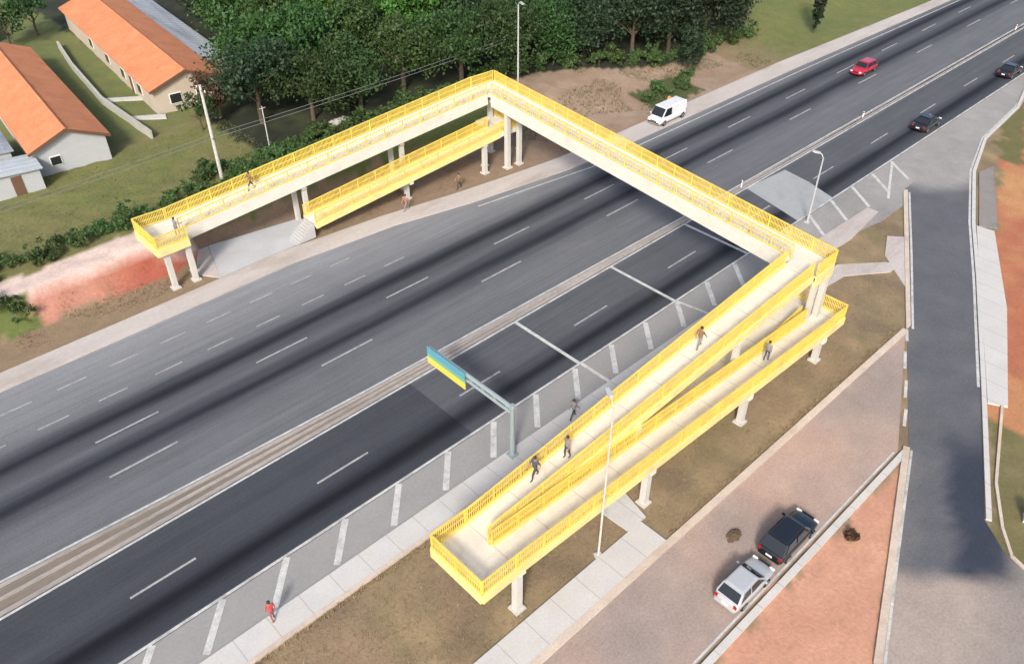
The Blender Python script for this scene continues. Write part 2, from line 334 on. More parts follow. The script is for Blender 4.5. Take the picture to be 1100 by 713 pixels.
def pip(x, y, poly):
    c = False; n = len(poly); j = n - 1
    for i in range(n):
        xi, yi = poly[i]; xj, yj = poly[j]
        if (yi > y) != (yj > y) and x < (xj - xi) * (y - yi) / (yj - yi) + xi: c = not c
        j = i
    return c
ISLAND = [(45.4, 9.9), (23, 9.6), (-30, 9.6), (-30, -30), (10, -12), (29.5, 3.8), (36.2, 6.4)]
REDR = [(96, 23.8), (54.5, 7.6), (56.5, 5.0), (110, 22), (140, 22), (140, 26)]
GRASSR = [(54.8, 7.8), (48, 5.0), (41.6, 1.6), (42, -1), (60, -1), (60, 6.4)]
def ground_col(x, y):
    wx = x + 0.9 * nz(x, y, .45) + .5 * nz(x, y, 1.3, 5); wy = y + 0.9 * nz(x, y, .45, 9) + .5 * nz(x, y, 1.3, 12)
    n = nz(x, y, .18, 20) * .6 + nz(x, y, .6, 30) * .5
    c = DRY
    if y < 30:
        c = mixc(DRY, DRYGREEN, max(0, min(1, .3 + n * 1.6 + .45 * sm(50, 70, x))))
        c = mixc(c, (0.30, 0.22, 0.12), max(0, min(.8, nz(x, y, .5, 77) * 1.6)))
        c = mixc(c, (0.15, 0.11, 0.075), max(0, min(.7, nz(x, y, .33, 90) * 1.6 - .1)))
        c = mixc(c, (0.26, 0.18, 0.11), max(0, min(1, nz(x, y, .25, 44) * 1.2)))
        if pip(wx, wy, ISLAND): c = mixc((0.46, 0.235, 0.16), (0.52, 0.29, 0.19), max(0, min(1, .4 + n)))
        elif wy < wx * .375 - 12 and wx > 52 and y < 27:
            c = mixc(REDDEEP, OCHRE, max(0, min(1, n * 1.3 + .9 * math.exp(-((wx - 86) / 7) ** 2))))
            if wx < 58: c = mixc(OCHRE, c, .4)
            if wx > 93 and wy > wx * .375 - 14.6: c = OLIVE
        elif wx < 53 and wy < wx * .42 - 14.5:
            c = mixc(OLIVE, DRYGREEN, max(0, min(1, .4 + n)))
    elif y > 50:
        if x < 62:
            if wy < 63.0: c = mixc((0.22, 0.16, 0.098), SOIL, max(0, min(1, .2 + n + .8 * sm(30, 40, x))))
            else:
                if x < 22.5:
                    sx = x + .5 * nz(x, y, .5, 2); sy = y + .55 * nz(x, y, .22, 7) + .2 * nz(x, y, .8, 1)
                    c = mixc(ROSE, (0.33, 0.15, 0.10), max(0, min(1, .3 + n * 1.6)))
                    c = mixc(c, SOILPALE, max(0, min(.7, nz(sx, sy, .45, 70) * 1.7)))
                    c = mixc(c, (0.30, 0.075, 0.045), sm(12.5, 17.5, sx) * .9)
                    c = mixc(c, (0.60, 0.47, 0.42), sm(64.0, 64.9, sy))
                    if sy > 67.5: c = mixc(PINK, LAWN2, sm(67.5, 68.2, sy))
                    if wx < 8.6 and wy < 65.2 and wy > 62: c = LAWN2
                else:
                    c = SOIL if wy < 66 else LAWN2
                if wy > 67.4:
                    c = mixc(LAWN, LAWN2, max(0, min(1, .15 + n * 1.2)))
                    c = mixc(c, (0.19, 0.155, 0.07), max(0, min(.6, nz(x, y, .12, 61) * 1.1 + .2)))
                    if wy > 86: c = mixc(c, LAWN2, .6)
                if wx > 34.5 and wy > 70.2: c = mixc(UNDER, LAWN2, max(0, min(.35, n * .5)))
        else:
            c = mixc(SOIL, SOILPALE, max(0, min(1, .45 + n)))
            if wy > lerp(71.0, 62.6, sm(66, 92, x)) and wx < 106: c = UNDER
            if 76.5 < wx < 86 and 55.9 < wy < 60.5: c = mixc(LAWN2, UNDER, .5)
            if wx > 96:
                t = sm(97, 110, wx)
                g2 = mixc(LAWN2, LAWN, max(0, min(1, .5 + n)))
                if wy < 80: c = mixc(mixc(SOIL, LAWN, .35), g2, t)
    return c

def axis(a, b, s, far):
    L = [a + i * s for i in range(int((b - a) / s) + 1)]
    lo = []; hi = []; d = s
    p, q = a, L[-1]
    while p > -far: d *= 1.6; p -= d; q += d; lo.append(p); hi.append(q)
    return lo[::-1] + L + hi
xs = axis(-8, 135, 0.55, 1800); ys = axis(-14, 140, 0.55, 1800)
verts = []; cols = []
for yy in ys:
    for xx in xs:
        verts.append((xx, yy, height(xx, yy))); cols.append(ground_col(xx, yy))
W_ = len(xs)
faces = [(j * W_ + i, j * W_ + i + 1, (j + 1) * W_ + i + 1, (j + 1) * W_ + i) for j in range(len(ys) - 1) for i in range(W_ - 1)]
me = bpy.data.meshes.new('ground'); me.from_pydata(verts, [], faces)
ca_ = me.color_attributes.new('cover', 'FLOAT_COLOR', 'POINT')
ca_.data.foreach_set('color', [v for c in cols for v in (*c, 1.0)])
for p in me.polygons: p.use_smooth = True
m, nt, b = new_mat('soil and dry grass')
at = N(nt, 'ShaderNodeAttribute', attribute_name='cover'); tc = N(nt, 'ShaderNodeTexCoord')
n1 = N(nt, 'ShaderNodeTexNoise', i_Scale=0.7, i_Detail=8.0, i_Roughness=0.7); n2 = N(nt, 'ShaderNodeTexNoise', i_Scale=4.0, i_Detail=5.0, i_Roughness=0.7)
nt.links.new(tc.outputs['Object'], n1.inputs['Vector']); nt.links.new(tc.outputs['Object'], n2.inputs['Vector'])
ad = N(nt, 'ShaderNodeMath', operation='ADD'); nt.links.new(n1.outputs['Fac'], ad.inputs[0]); nt.links.new(n2.outputs['Fac'], ad.inputs[1])
mr = N(nt, 'ShaderNodeMapRange'); mr.inputs['From Min'].default_value = .6; mr.inputs['From Max'].default_value = 1.4
mr.inputs['To Min'].default_value = .72; mr.inputs['To Max'].default_value = 1.28
nt.links.new(ad.outputs[0], mr.inputs['Value'])
mx = N(nt, 'ShaderNodeMix', data_type='RGBA', blend_type='MULTIPLY'); mx.inputs['Factor'].default_value = 1
nt.links.new(at.outputs['Color'], mx.inputs['A']); nt.links.new(mr.outputs[0], mx.inputs['B'])
nt.links.new(mx.outputs['Result'], b.inputs['Base Color']); b.inputs['Roughness'].default_value = .95
bp = N(nt, 'ShaderNodeBump', i_Strength=.6, i_Distance=.08); nt.links.new(n2.outputs['Fac'], bp.inputs['Height']); nt.links.new(bp.outputs[0], b.inputs['Normal'])
me.materials.append(m)
struct(link('ground', me))

# ------------------------------------------------------------------ roads
def sheet(name, poly, z, mat):
    mb = MB(); mb.add([(x, y, z) for x, y in poly], [tuple(range(len(poly)))])
    o = mb.build(name, mat)
    if o.data.polygons[0].normal.z < 0: o.data.flip_normals()
    return struct(o)
def interp(tab, x):
    if x <= tab[0][0]: return tab[0][1]
    for (a, b_), (c, d) in zip(tab, tab[1:]):
        if x <= c: return lerp(b_, d, (x - a) / (c - a))
    return tab[-1][1]
MEDL = [(-60, 42.0), (-2, 40.0), (9, 39.45), (23, 38.95), (58, 38.35), (100, 38.25), (140, 38.2), (500, 38.2)]
KIN = [(-60, 56.8), (28, 57.0), (38, 56.0), (46, 54.3), (60, 52.3), (100, 51.9), (140, 50.9), (500, 45.0)]
KOUT = [(-60, 58.9), (20, 59.1), (28, 59.3), (38, 58.2), (48, 56.4), (61, 54.9), (108, 54.5), (140, 52.8), (500, 46.5)]
XS = [-60, -30, -2, 9, 16, 23, 28, 33, 38, 42, 46, 52, 58, 66, 80, 100, 140, 220, 350, 500]
def ribbon(name, lo, hi, z, mat, xs_=XS):
    mb = MB(); n = len(xs_)
    mb.add([(x, lo(x), z) for x in xs_] + [(x, hi(x), z) for x in xs_], [(i, i + 1, n + i + 1, n + i) for i in range(n - 1)])
    return struct(mb.build(name, mat))
k_ = lambda v: (lambda x: v)
ribbon('road', lambda x: interp(MEDL, x), lambda x: interp(KIN, x), .02, M['north'])
ribbon('road', k_(30.55), k_(37.85), .02, M['south'], [25.4, 140, 500])
ribbon('road', k_(30.55), k_(37.85), .02, M['southdark'], [-60, 25.4])
ribbon('shoulder', k_(27.85), k_(30.55), .016, M['shoulder'], [-60, 64])
def solid_ribbon(name, lo, hi, z0, z1, mat, xs_=XS):
    mb = MB()
    for a, c in zip(xs_, xs_[1:]):
        mb.prism([(a, lo(a)), (c, lo(c)), (c, hi(c)), (a, hi(a))], z0, z1)
    return struct(mb.build(name, mat))
solid_ribbon('kerb', lambda x: interp(KIN, x), lambda x: interp(KOUT, x), -.1, .12, M['gutter'])
# median: low soil strip between two kerbs
solid_ribbon('median', k_(38.12), lambda x: interp(MEDL, x) - .26, -.1, .06, M['median'])
solid_ribbon('median', k_(37.86), k_(38.12), -.1, .10, M['barrier'])
solid_ribbon('median', lambda x: interp(MEDL, x) - .26, lambda x: interp(MEDL, x), -.1, .10, M['barrier'])
solid_ribbon('median', lambda x: (38.12 + interp(MEDL, x) - .26) / 2 - .10, lambda x: (38.12 + interp(MEDL, x) - .26) / 2 + .10, .06, .16, M['barrier'], [-60, -2, 9, 23, 40, 58])
# footpath by the south shoulder
solid_ribbon('footpath', k_(26.2), k_(27.82), -.1, .13, M['walk'], [-60, 12, 26, 52, 60])
solid_ribbon('kerb', k_(25.92), k_(26.197), -.1, .16, M['kerb'], [-60, 12, 26, 52, 60])
# apron and side roads
def blend_sheet(name, poly, z, mat, colf, step=.7):
    """a flat paved sheet cut into small cells so that its asphalt tone can change gradually"""
    bm = bmesh.new(); f = bm.faces.new([bm.verts.new((x, y, z)) for x, y in poly]); f.normal_update()
    if f.normal.z < 0: f.normal_flip()
    for ax in (0, 1):
        lo = min(p[ax] for p in poly); hi = max(p[ax] for p in poly); k = max(lo, -12) + step; hi = min(hi, 130)
        while k < hi:
            co = [0, 0, 0]; no = [0, 0, 0]; co[ax] = k; no[ax] = 1
            bmesh.ops.bisect_plane(bm, geom=bm.verts[:] + bm.edges[:] + bm.faces[:], plane_co=co, plane_no=no); k += step
    me = bpy.data.meshes.new(name); bm.to_mesh(me); bm.free()
    at = me.color_attributes.new('cover', 'FLOAT_COLOR', 'POINT')
    at.data.foreach_set('color', [c for v in me.vertices for c in (*colf(v.co.x, v.co.y), 1.0)])
    me.materials.append(mat); return struct(link(name, me))
m, nt, b = new_mat('worn side road asphalt')
at = N(nt, 'ShaderNodeAttribute', attribute_name='cover'); tc = N(nt, 'ShaderNodeTexCoord')
n1 = N(nt, 'ShaderNodeTexNoise', i_Scale=0.45, i_Detail=9.0, i_Roughness=0.7); n2 = N(nt, 'ShaderNodeTexNoise', i_Scale=7.0, i_Detail=4.0)
nt.links.new(tc.outputs['Object'], n1.inputs['Vector']); nt.links.new(tc.outputs['Object'], n2.inputs['Vector'])
ad = N(nt, 'ShaderNodeMath', operation='ADD'); nt.links.new(n1.outputs['Fac'], ad.inputs[0]); nt.links.new(n2.outputs['Fac'], ad.inputs[1])
mr = N(nt, 'ShaderNodeMapRange'); mr.inputs['From Min'].default_value = .6; mr.inputs['From Max'].default_value = 1.4
mr.inputs['To Min'].default_value = .74; mr.inputs['To Max'].default_value = 1.26
nt.links.new(ad.outputs[0], mr.inputs['Value'])
mx = N(nt, 'ShaderNodeMix', data_type='RGBA', blend_type='MULTIPLY'); mx.inputs['Factor'].default_value = 1
nt.links.new(at.outputs['Color'], mx.inputs['A']); nt.links.new(mr.outputs[0], mx.inputs['B'])
nt.links.new(mx.outputs['Result'], b.inputs['Base Color']); b.inputs['Roughness'].default_value = .88
M['wornroad'] = m
C_OLD = (0.325, 0.272, 0.238); C_APR = (0.285, 0.275, 0.262); C_TAR = (0.094, 0.098, 0.112); C_NEW = (0.026, 0.034, 0.054); C_DUST = (0.30, 0.23, 0.20)
UX, UY = .894, .447                                   # direction of the side road
def tone(x, y):
    a = (x - 37) * UX + (y - 5) * UY; c_ = -(x - 37) * UY + (y - 5) * UX     # along and across (left positive)
    w1 = 1.1 * nz(x, y, .3, 3) + .5 * nz(x, y, .9, 5)
    big = nz(x, y, .13, 8)
    old = mixc(C_OLD, (0.13, 0.13, 0.135), max(0, min(.75, big * 1.5 + .55 * sm(-2.5, -6, c_ + a * .2 + w1) - .1)))
    old = mixc(old, C_DUST, max(0, min(.5, -big * 1.5)))
    tar = mixc(C_TAR, (0.16, 0.15, 0.145), max(0, min(.7, sm(-.5, 1.6, c_ + w1 - a * .02) * .6 * sm(40, 12, a) + nz(x, y, .35, 14) * .5)))
    tar = mixc(tar, C_DUST, .35 * sm(-4.3, -5.6, c_ + w1 * .5) * sm(22, 9, a))
    pat = sm(-1.2, -2.4, c_ + w1 * .8) * sm(14.5, 9, a + w1)
    tar = mixc(tar, C_NEW, max(0, min(1, pat)))
    t = sm(-.2, 1.3, a + w1 * .7 + (c_ + 2) * .25 + .9)                      # where it meets the old surface
    t *= 1 - (1 - sm(-5.4, -4.3, c_ + w1 * .3)) * sm(12, 8, a)
    c = mixc(old, tar, t)
    u = sm(47, 50.5, a + w1 * .8 + .9 * min(0, c_ + 3.6))                     # where it runs out on the pale apron
    apr = mixc(C_APR, (0.22, 0.215, 0.21), max(0, min(.6, .2 + big)))
    return mixc(c, apr, u)
apr_f = lambda x, y: mixc(C_APR, (0.22, 0.215, 0.21), max(0, min(.6, .2 + nz(x, y, .13, 8))))
blend_sheet('access_road', [(64.002, 30.549), (64.002, 26.6), (72, 25.2), (76.5, 25.3), (79.2, 26.5), (83, 24), (88, 23.6), (94.5, 25.7), (96.8, 26.2), (108.2, 26.7), (126, 29.9), (140, 30.549)], .012, M['wornroad'], apr_f, 1.5)
ASPH = [(79.3, 26.7), (57.8, 16.0), (45.6, 9.9), (36.2, 6.4), (29.6, 3.8), (10, -11), (-10, -25), (30, -25), (60, -12), (41.0, .8), (41.6, 2.2), (43.1, 3.9), (53.5, 8.4), (68.6, 15.2), (77.6, 19.4), (87.9, 23.7), (94.5, 25.9), (92.2, 27.2), (89, 26.6), (84, 27.0)]
blend_sheet('side_road', ASPH, .024, M['wornroad'], tone, .6)
def street_tone(x, y):
    t = nz(x, y, .10, 33) + .5 * nz(x, y, .3, 35)
    c = mixc((0.335, 0.258, 0.222), (0.40, 0.28, 0.225), max(0, min(1, t * 1.5 + .15)))
    c = mixc(c, (0.255, 0.215, 0.198), max(0, min(.8, -t * 1.4 + .3 * sm(30, 15, x))))
    return mixc(c, tone(x, y), sm(-2.6, -.6, x * -UY + y * UX - 16.2 + 18.2 - 4.6) * 0)
blend_sheet('street', [(-60, 10.2), (44.7, 10.2), (57.6, 16.0), (-60, 15.7)], .012, M['wornroad'], street_tone, .8)
# pale concrete patch over the south carriageway beyond the bridge
sheet('concrete_patch', [(67.9, 37.7), (74.2, 37.2), (73.6, 34.0), (72.4, 30.7), (66.0, 30.6), (66.8, 33.5)], .026, M['pad'])
# southern verge kerbs and walks
solid_ribbon('kerb', k_(15.7), k_(16.15), -.1, .14, M['kerb'], [-60, 20, 40, 57.4])
mb = MB(); mb.prism([(57.45, 15.9), (58.2, 15.9), (79.2, 26.4), (78.7, 26.6)], -.1, .14); struct(mb.build('kerb', M['kerb']))
solid_ribbon('footpath', k_(16.153), k_(18.1), -.1, .13, M['walk'], [-60, 8, 27.8])
mb = MB(); mb.prism([(26.7, 18.103), (28.3, 18.103), (28.9, 20.5), (28.9, 22.9), (26.6, 22.9), (26.6, 20.5)], -.1, .12); struct(mb.build('footpath', M['walk']))
mb = MB(); mb.prism([(60.003, 26.0), (66.5, 25.6), (73, 26.3), (73, 27.4), (60.003, 27.8)], -.1, .115); struct(mb.build('footpath', M['gutter']))
mb = MB(); mb.prism([(52.0, 24.6), (52.0, 23.8), (60.8, 23.0), (64.2, 20.6), (66.0, 20.6), (65.2, 21.7), (61.9, 24.3)], -.1, .10); struct(mb.build('footpath', M['gutter']))
mb = MB(); mb.prism([(63, 18.7), (70.5, 22.4), (69.5, 23.6), (66.3, 22.2), (64.2, 20.0)], -.1, .09); struct(mb.build('footpath', M['gutter']))
# kerb of the red soil island
mb = MB()
for a, c in [((-60, 9.75), (44.6, 9.75))]: mb.prism([(a[0], 9.62), (c[0], 9.62), (45.4, 10.02), (a[0], 10.02)], -.1, .15)
struct(mb.build('kerb', M['walk']))
mb = MB()
pl = [(45.35, 9.95), (36.2, 6.35), (29.5, 3.75), (20, -3.6), (8, -13)]
for (a, b_), (c, d) in zip(pl, pl[1:]): mb.bar((a, b_, .02), (c, d, .02), .42, .3)
struct(mb.build('kerb', M['kerb']))
# right hand kerb, sidewalk and verge beyond the side road
pl = [(140, 30.3), (118.2, 29.3), (108.2, 26.9), (96.8, 26.0), (87.9, 23.5), (77.6, 19.2), (68.6, 15.0), (55, 8.9), (43.2, 3.7)]
mb = MB()
for (a, b_), (c, d) in zip(pl, pl[1:]): mb.bar((a, b_, .0), (c, d, .0), .32, .3)
struct(mb.build('kerb', M['walk']))
mb = MB(); mb.prism([(77.2, 18.75), (53.6, 8.05), (54.2, 6.9), (66, 11.6), (77.4, 17.2)], -.1, .13); struct(mb.build('footpath', M['walk']))
mb = MB(); mb.prism([(88.2, 23.1), (77.4, 18.6), (78.2, 17.2), (90.5, 22.6)], -.1, .11); struct(mb.build('footpath', M['oldroad']))
pl = [(54.0, 7.2), (46.5, 4.6), (43.2, 2.9), (41.5, 1.7), (41.0, .4), (42, -3)]
mb = MB()
for (a, b_), (c, d) in zip(pl, pl[1:]): mb.bar((a, b_, .0), (c, d, .0), .18, .28)
struct(mb.build('kerb', M['kerb']))
# plaza below the north ramp
mb = MB(); mb.prism([(22.0, 59.3), (31.4, 59.4), (32.6, 61.2), (32.2, 63.2), (23.6, 64.6)], -.1, .12); struct(mb.build('plaza', M['plaza']))
mb = MB(); mb.prism([(20.7, 61.2), (22.0, 59.3), (23.55, 64.6), (22.6, 64.6)], -.1, .10); struct(mb.build('plaza', M['gutter']))

# ---- painted markings
mk = MB(); ek = MB(); dk = MB()
def line(mbx, x0, y0, x1, y1, w, z=.034):
    d = Vector((x1 - x0, y1 - y0)); d.normalize(); r = Vector((-d.y, d.x)) * w / 2
    mbx.add([(x0 - r.x, y0 - r.y, z), (x1 - r.x, y1 - r.y, z), (x1 + r.x, y1 + r.y, z), (x0 + r.x, y0 + r.y, z)], [(0, 1, 2, 3)])
def seg(x, y, L, w=.16): line(dk, x - L / 2, y, x + L / 2, y, w)
for k in range(-6, 40): seg(5.1 + 11.85 * k + (.3 if k else 0), 34.12, 3.9, .15)
for k in range(-6, 40):
    seg(8.25 + 15.9 * k, 43.65, 4.6, .17); seg(8.7 + 12.0 * k, 47.3, 4.4, .15)
for k in range(-8, 8):
    seg(5.2 + 4.15 * k, 51.2, 2.1, .13); seg(3.8 + 3.85 * k, 54.4, 2.1, .13)
for a, c in zip(XS, XS[1:]):
    line(ek, a, interp(MEDL, a) + .20, c, interp(MEDL, c) + .20, .17)
line(ek, -60, 37.68, 500, 37.68, .17); line(ek, -60, 30.68, 500, 30.68, .19)
for a, c in ((46, 60), (60, 100), (100, 140), (140, 350)): line(ek, a, interp(KIN, a) - .9, c, interp(KIN, c) - .9, .14)
for k in range(-10, 14): line(mk, 2.8 + 4.06 * k - 2.25, 28.1, 2.8 + 4.06 * k, 30.55, .40, .030)
for k in range(14, 21): line(mk, 2.8 + 4.06 * k - 2.5, 27.4, 2.8 + 4.06 * k, 30.55, .34, .030)
for xx in (35.95, 47.4, 57.8): line(mk, xx, 30.78, xx, 37.59, .30, .038)
line(mk, 36.05, 27.9, 36.05, 30.58, .28, .033); line(mk, 48.0, 27.9, 47.5, 30.58, .22, .033)
line(ek, -60, 15.55, 57.2, 15.85, .13); line(mk, -60, 10.32, 44.4, 10.32, .13)
for (a, b_, c, d) in ((57.6, 15.9, 56.2, 15.2), (54.9, 14.7, 53.0, 13.8), (51.8, 13.1, 50.0, 12.3), (48.9, 11.7, 47.2, 11.0)): line(mk, a, b_, c, d, .22)
pl = [(79, 26.1), (68.5, 20.8), (58, 15.6)]
for (a, b_), (c, d) in zip(pl, pl[1:]): line(ek, a, b_, c, d, .18)
pl = [(45.4, 9.6), (36.4, 6.1), (29.7, 3.45), (20, -4)]
for (a, b_), (c, d) in zip(pl, pl[1:]): line(ek, a, b_, c, d, .16)
pl = [(126, 30.0), (108.2, 27.2), (96.8, 26.3), (87.8, 23.8), (77.5, 19.5), (68.5, 15.3), (54.9, 9.2)]
for (a, b_), (c, d) in zip(pl, pl[1:]): line(mk, a, b_, c, d, .2)
pl = [(84, 30.4), (79.5, 28.4), (76.2, 26.9)]
for (a, b_), (c, d) in zip(pl, pl[1:]): line(mk, a, b_, c, d, .24)
struct(dk.build('road_markings', M['dash_paint'])); struct(mk.build('road_markings', M['white_paint'])); struct(ek.build('road_markings', M['edge_paint']))

# ------------------------------------------------------------------ footbridge
fb = empty('footbridge', (52, 40, 0), 0, 'long elevated pedestrian bridge with yellow railings and switchback ramps across the highway', 'footbridge')
FBI = Matrix.Translation((-52, -40, 0))
def fpart(mb, name, mat, parent=None, bevel=0.0):
    o = mb.build(name, mat, parent or fb, bevel)
    if (parent or fb) is fb: o.matrix_parent_inverse = FBI
    return o
RH = 1.08
def slab(name, poly, z, t=.32, edge=None):
    """deck polygon with per-corner heights"""
    zz = z if isinstance(z, (list, tuple)) else [z] * len(poly)
    mb = MB(); mb.prism(poly, [q - t for q in zz], zz)
    return fpart(mb, name, M['spandeck' if name == 'span_deck' else 'deck'])
NB = [0]
def beam(pts, depth, w=.22, top=.10, mat='girder'):
    """edge beam whose upper lip stands a little above the deck"""
    mb = MB()
    for p, q in zip(pts, pts[1:]):
        NB[0] += 1; e = .003 * (NB[0] % 6)
        mb.bar((p[0], p[1], p[2] + top + e - (depth + top) / 2), (q[0], q[1], q[2] + top + e - (depth + top) / 2), w + 2 * e, depth + top)
    return fpart(mb, 'edge_beam', M[mat])
def railing(pts, z_off=.10, h=RH, step=.13, bw=.058):
    mb = MB()
    for p, q in zip(pts, pts[1:]):
        NB[0] += 1; e = .004 * (NB[0] % 6)
        P = Vector(p) + Vector((0, 0, z_off)); Q = Vector(q) + Vector((0, 0, z_off)); L = (Q - P).length
        up = Vector((0, 0, h)); D = (Q - P).normalized(); up2 = Vector((0, 0, h + e))
        mb.bar(P + up2, Q + up2, .085 + e, .07); mb.bar(P + up2 * .12, Q + up2 * .12, .05 + e, .06); mb.bar(P + up2 * .55, Q + up2 * .55, .04 + e, .05)
        mb.bar(P + up2 * .10, Q + up2 * .10, .02 + e, .12)
        n = max(1, round(L / 2.0))
        for i in range(n + 1):
            a = P.lerp(Q, i / n) + D * (.06 if i == 0 else -.06 if i == n else 0); mb.bar(a, a + up - Vector((0, 0, .01)), .075, .075, (1, 0, 0))
        n = int(L / step)
        for i in range(1, n):
            a = P.lerp(Q, i / n); mb.bar(a + up * .12, a + up * .98, bw, .022, tuple(D.cross(Vector((0, 0, 1)))))
    return fpart(mb, 'railing', M['yellow'])
ZB = 7.15
def near(y): return 53.25 - .120 * (57 - y)
def far(y): return 55.55 - .130 * (57 - y)
def n_far(x): return 62.25 + .054 * (56 - x)
def n_near(x): return n_far(x) - 2.35
def sp(x): return ZB
# span across the highway
slab('span_deck', [(near(22.6), 22.6), (far(22.6), 22.6), (far(60.0), 60.0), (near(60.0), 60.0)], ZB, .30)
beam([(near(22.9), 22.9, ZB), (near(59.6), 59.6, ZB)], 1.12, .26)
beam([(far(20.2), 20.2, ZB), (far(62.1), 62.1, ZB)], 1.12, .26)
railing([(near(22.6), 22.6, ZB), (near(59.7), 59.7, ZB)], step=.32, bw=.03)
railing([(far(20.2), 20.2, ZB), (far(62.1), 62.1, ZB)])
# corner landing and first north ramp
xn0, xn1 = 53.3, 20.6; zn1 = 4.1
slab('landing', [(xn0, n_near(xn0)), (far(60), n_near(56)), (far(62.1), n_far(56)), (xn0, n_far(xn0))], ZB + .004, .31)
def zn(x): return lerp(ZB, zn1, (xn0 - x) / (xn0 - xn1))
slab('ramp_deck', [(xn1, n_near(xn1)), (xn0, n_near(xn0)), (xn0, n_far(xn0)), (xn1, n_far(xn1))], [zn1, ZB, ZB, zn1], .30)
beam([(xn1, n_near(xn1), zn1), (xn0, n_near(xn0), ZB)], .95, .24)
beam([(17.9, n_far(17.9), zn1), (xn1, n_far(xn1), zn1), (xn0, n_far(xn0), ZB), (far(62.1), n_far(56), ZB)], .95, .24)
railing([(xn1, n_near(xn1), zn1), (xn0, n_near(xn0), ZB)], step=.32, bw=.03)
railing([(17.9, n_far(17.9), zn1), (xn1, n_far(xn1), zn1), (xn0, n_far(xn0), ZB), (far(62.1), n_far(56), ZB)])
# west landing
slab('landing', [(17.9, 60.2), (xn1, 60.2), (xn1, n_far(xn1)), (17.9, n_far(17.9))], zn1 + .004, .34)
beam([(17.9, n_far(17.9), zn1), (17.9, 60.2, zn1), (xn1, 60.2, zn1)], .6, .2, .12, 'yellowpale')
railing([(17.9, n_far(17.9), zn1), (17.9, 60.2, zn1), (xn1, 60.2, zn1)])
# lower north ramp
def m_near(x): return 59.0 - .056 * (x - 31.5)
def zm(x): return lerp(1.5, 3.85, (x - 31.5) / 21.5)
slab('ramp_deck', [(31.5, m_near(31.5)), (53, m_near(53)), (53, m_near(53) + 1.9), (31.5, m_near(31.5) + 1.9)], [zm(31.5), zm(53), zm(53), zm(31.5)], .28)
for d in (0, 1.9):
    beam([(31.5, m_near(31.5) + d, zm(31.5)), (53, m_near(53) + d, zm(53))], .42, .2, .12, 'yellowpale')
    railing([(31.5, m_near(31.5) + d, zm(31.5)), (53, m_near(53) + d, zm(53))])
slab('landing', [(53, 57.8), (55.3, 57.7), (55.6, 61.9), (53.3, 61.9)], 3.85, .3)
railing([(53, 57.8, 3.85), (55.3, 57.7, 3.85), (55.6, 61.9, 3.85)]); beam([(53, 57.8, 3.85), (55.3, 57.7, 3.85), (55.6, 61.9, 3.85)], .35, .2)
mb = MB()
for i in range(9):
    x1 = 31.45 - i * .22; z1 = 1.5 - i * .165
    mb.prism([(x1 - .22, 59.2), (x1, 59.2), (x1, 60.7), (x1 - .22, 60.7)], .1, z1)
fpart(mb, 'stair_flight', M['plaza'])
# south ramps
XL, XR = 17.9, 48.2; ZL = 4.3
slab('landing', [(48.2, 20.15), (far(20.2), 20.15), (far(22.6), 22.6), (48.2, 22.6)], ZB + .004, .31)
beam([(48.2, 20.15, ZB), (far(20.2) - .14, 20.15, ZB)], .8, .2, .12, 'yellowpale'); railing([(48.2, 20.15, ZB), (far(20.2), 20.15, ZB)])
def z1s(x): return lerp(ZL, ZB, (x - XL) / (XR - XL))
slab('ramp_deck', [(XL, 20.8), (XR, 20.5), (XR, 22.45), (XL, 22.5)], [ZL, ZB, ZB, ZL], .30)
for a, c in (((XL, 20.8, ZL), (XR, 20.4, ZB)), ((XL, 22.5, ZL), (XR, 22.6, ZB))):
    beam([a, c], .48, .2, .12, 'yellowpale'); railing([a, c])
slab('landing', [(15.5, 18.55), (XL, 18.55), (XL, 22.5), (15.5, 22.5)], ZL + .004, .34)
pts = [(XL, 22.5, ZL), (15.5, 22.5, ZL), (15.5, 18.55, ZL), (XL, 18.55, ZL)]
beam(pts, .5, .2, .12, 'yellowpale'); railing(pts)
ZR = 2.65; XR2 = 49.2
slab('ramp_deck', [(XL, 18.55), (XR2, 18.7), (XR2, 20.5), (XL, 20.5)], [ZL, ZR, ZR, ZL], .30)
for y in (18.55, 20.5):
    a, c = (XL, y, ZL), (XR2, y + (.15 if y < 19 else 0), ZR)
    beam([a, c], .45, .2, .12, 'yellowpale'); railing([a, c])
slab('landing', [(XR2, 18.7), (51.7, 18.7), (51.7, 23.0), (XR2, 23.0)], ZR + .004, .34)
pts = [(XR2, 18.7, ZR), (51.7, 18.7, ZR), (51.7, 23.0, ZR), (XR2, 23.0, ZR)]
beam(pts, .5, .2, .12, 'yellowpale'); railing(pts)
slab('ramp_deck', [(28.9, 20.95), (XR2, 20.95), (XR2, 22.9), (28.9, 22.9)], [.14, ZR, ZR, .14], .26)
for y in (20.95, 22.9):
    a, c = (28.9, y, .16), (XR2, y, ZR)
    beam([a, c], .30, .18, .12, 'yellowpale'); railing([a, c])
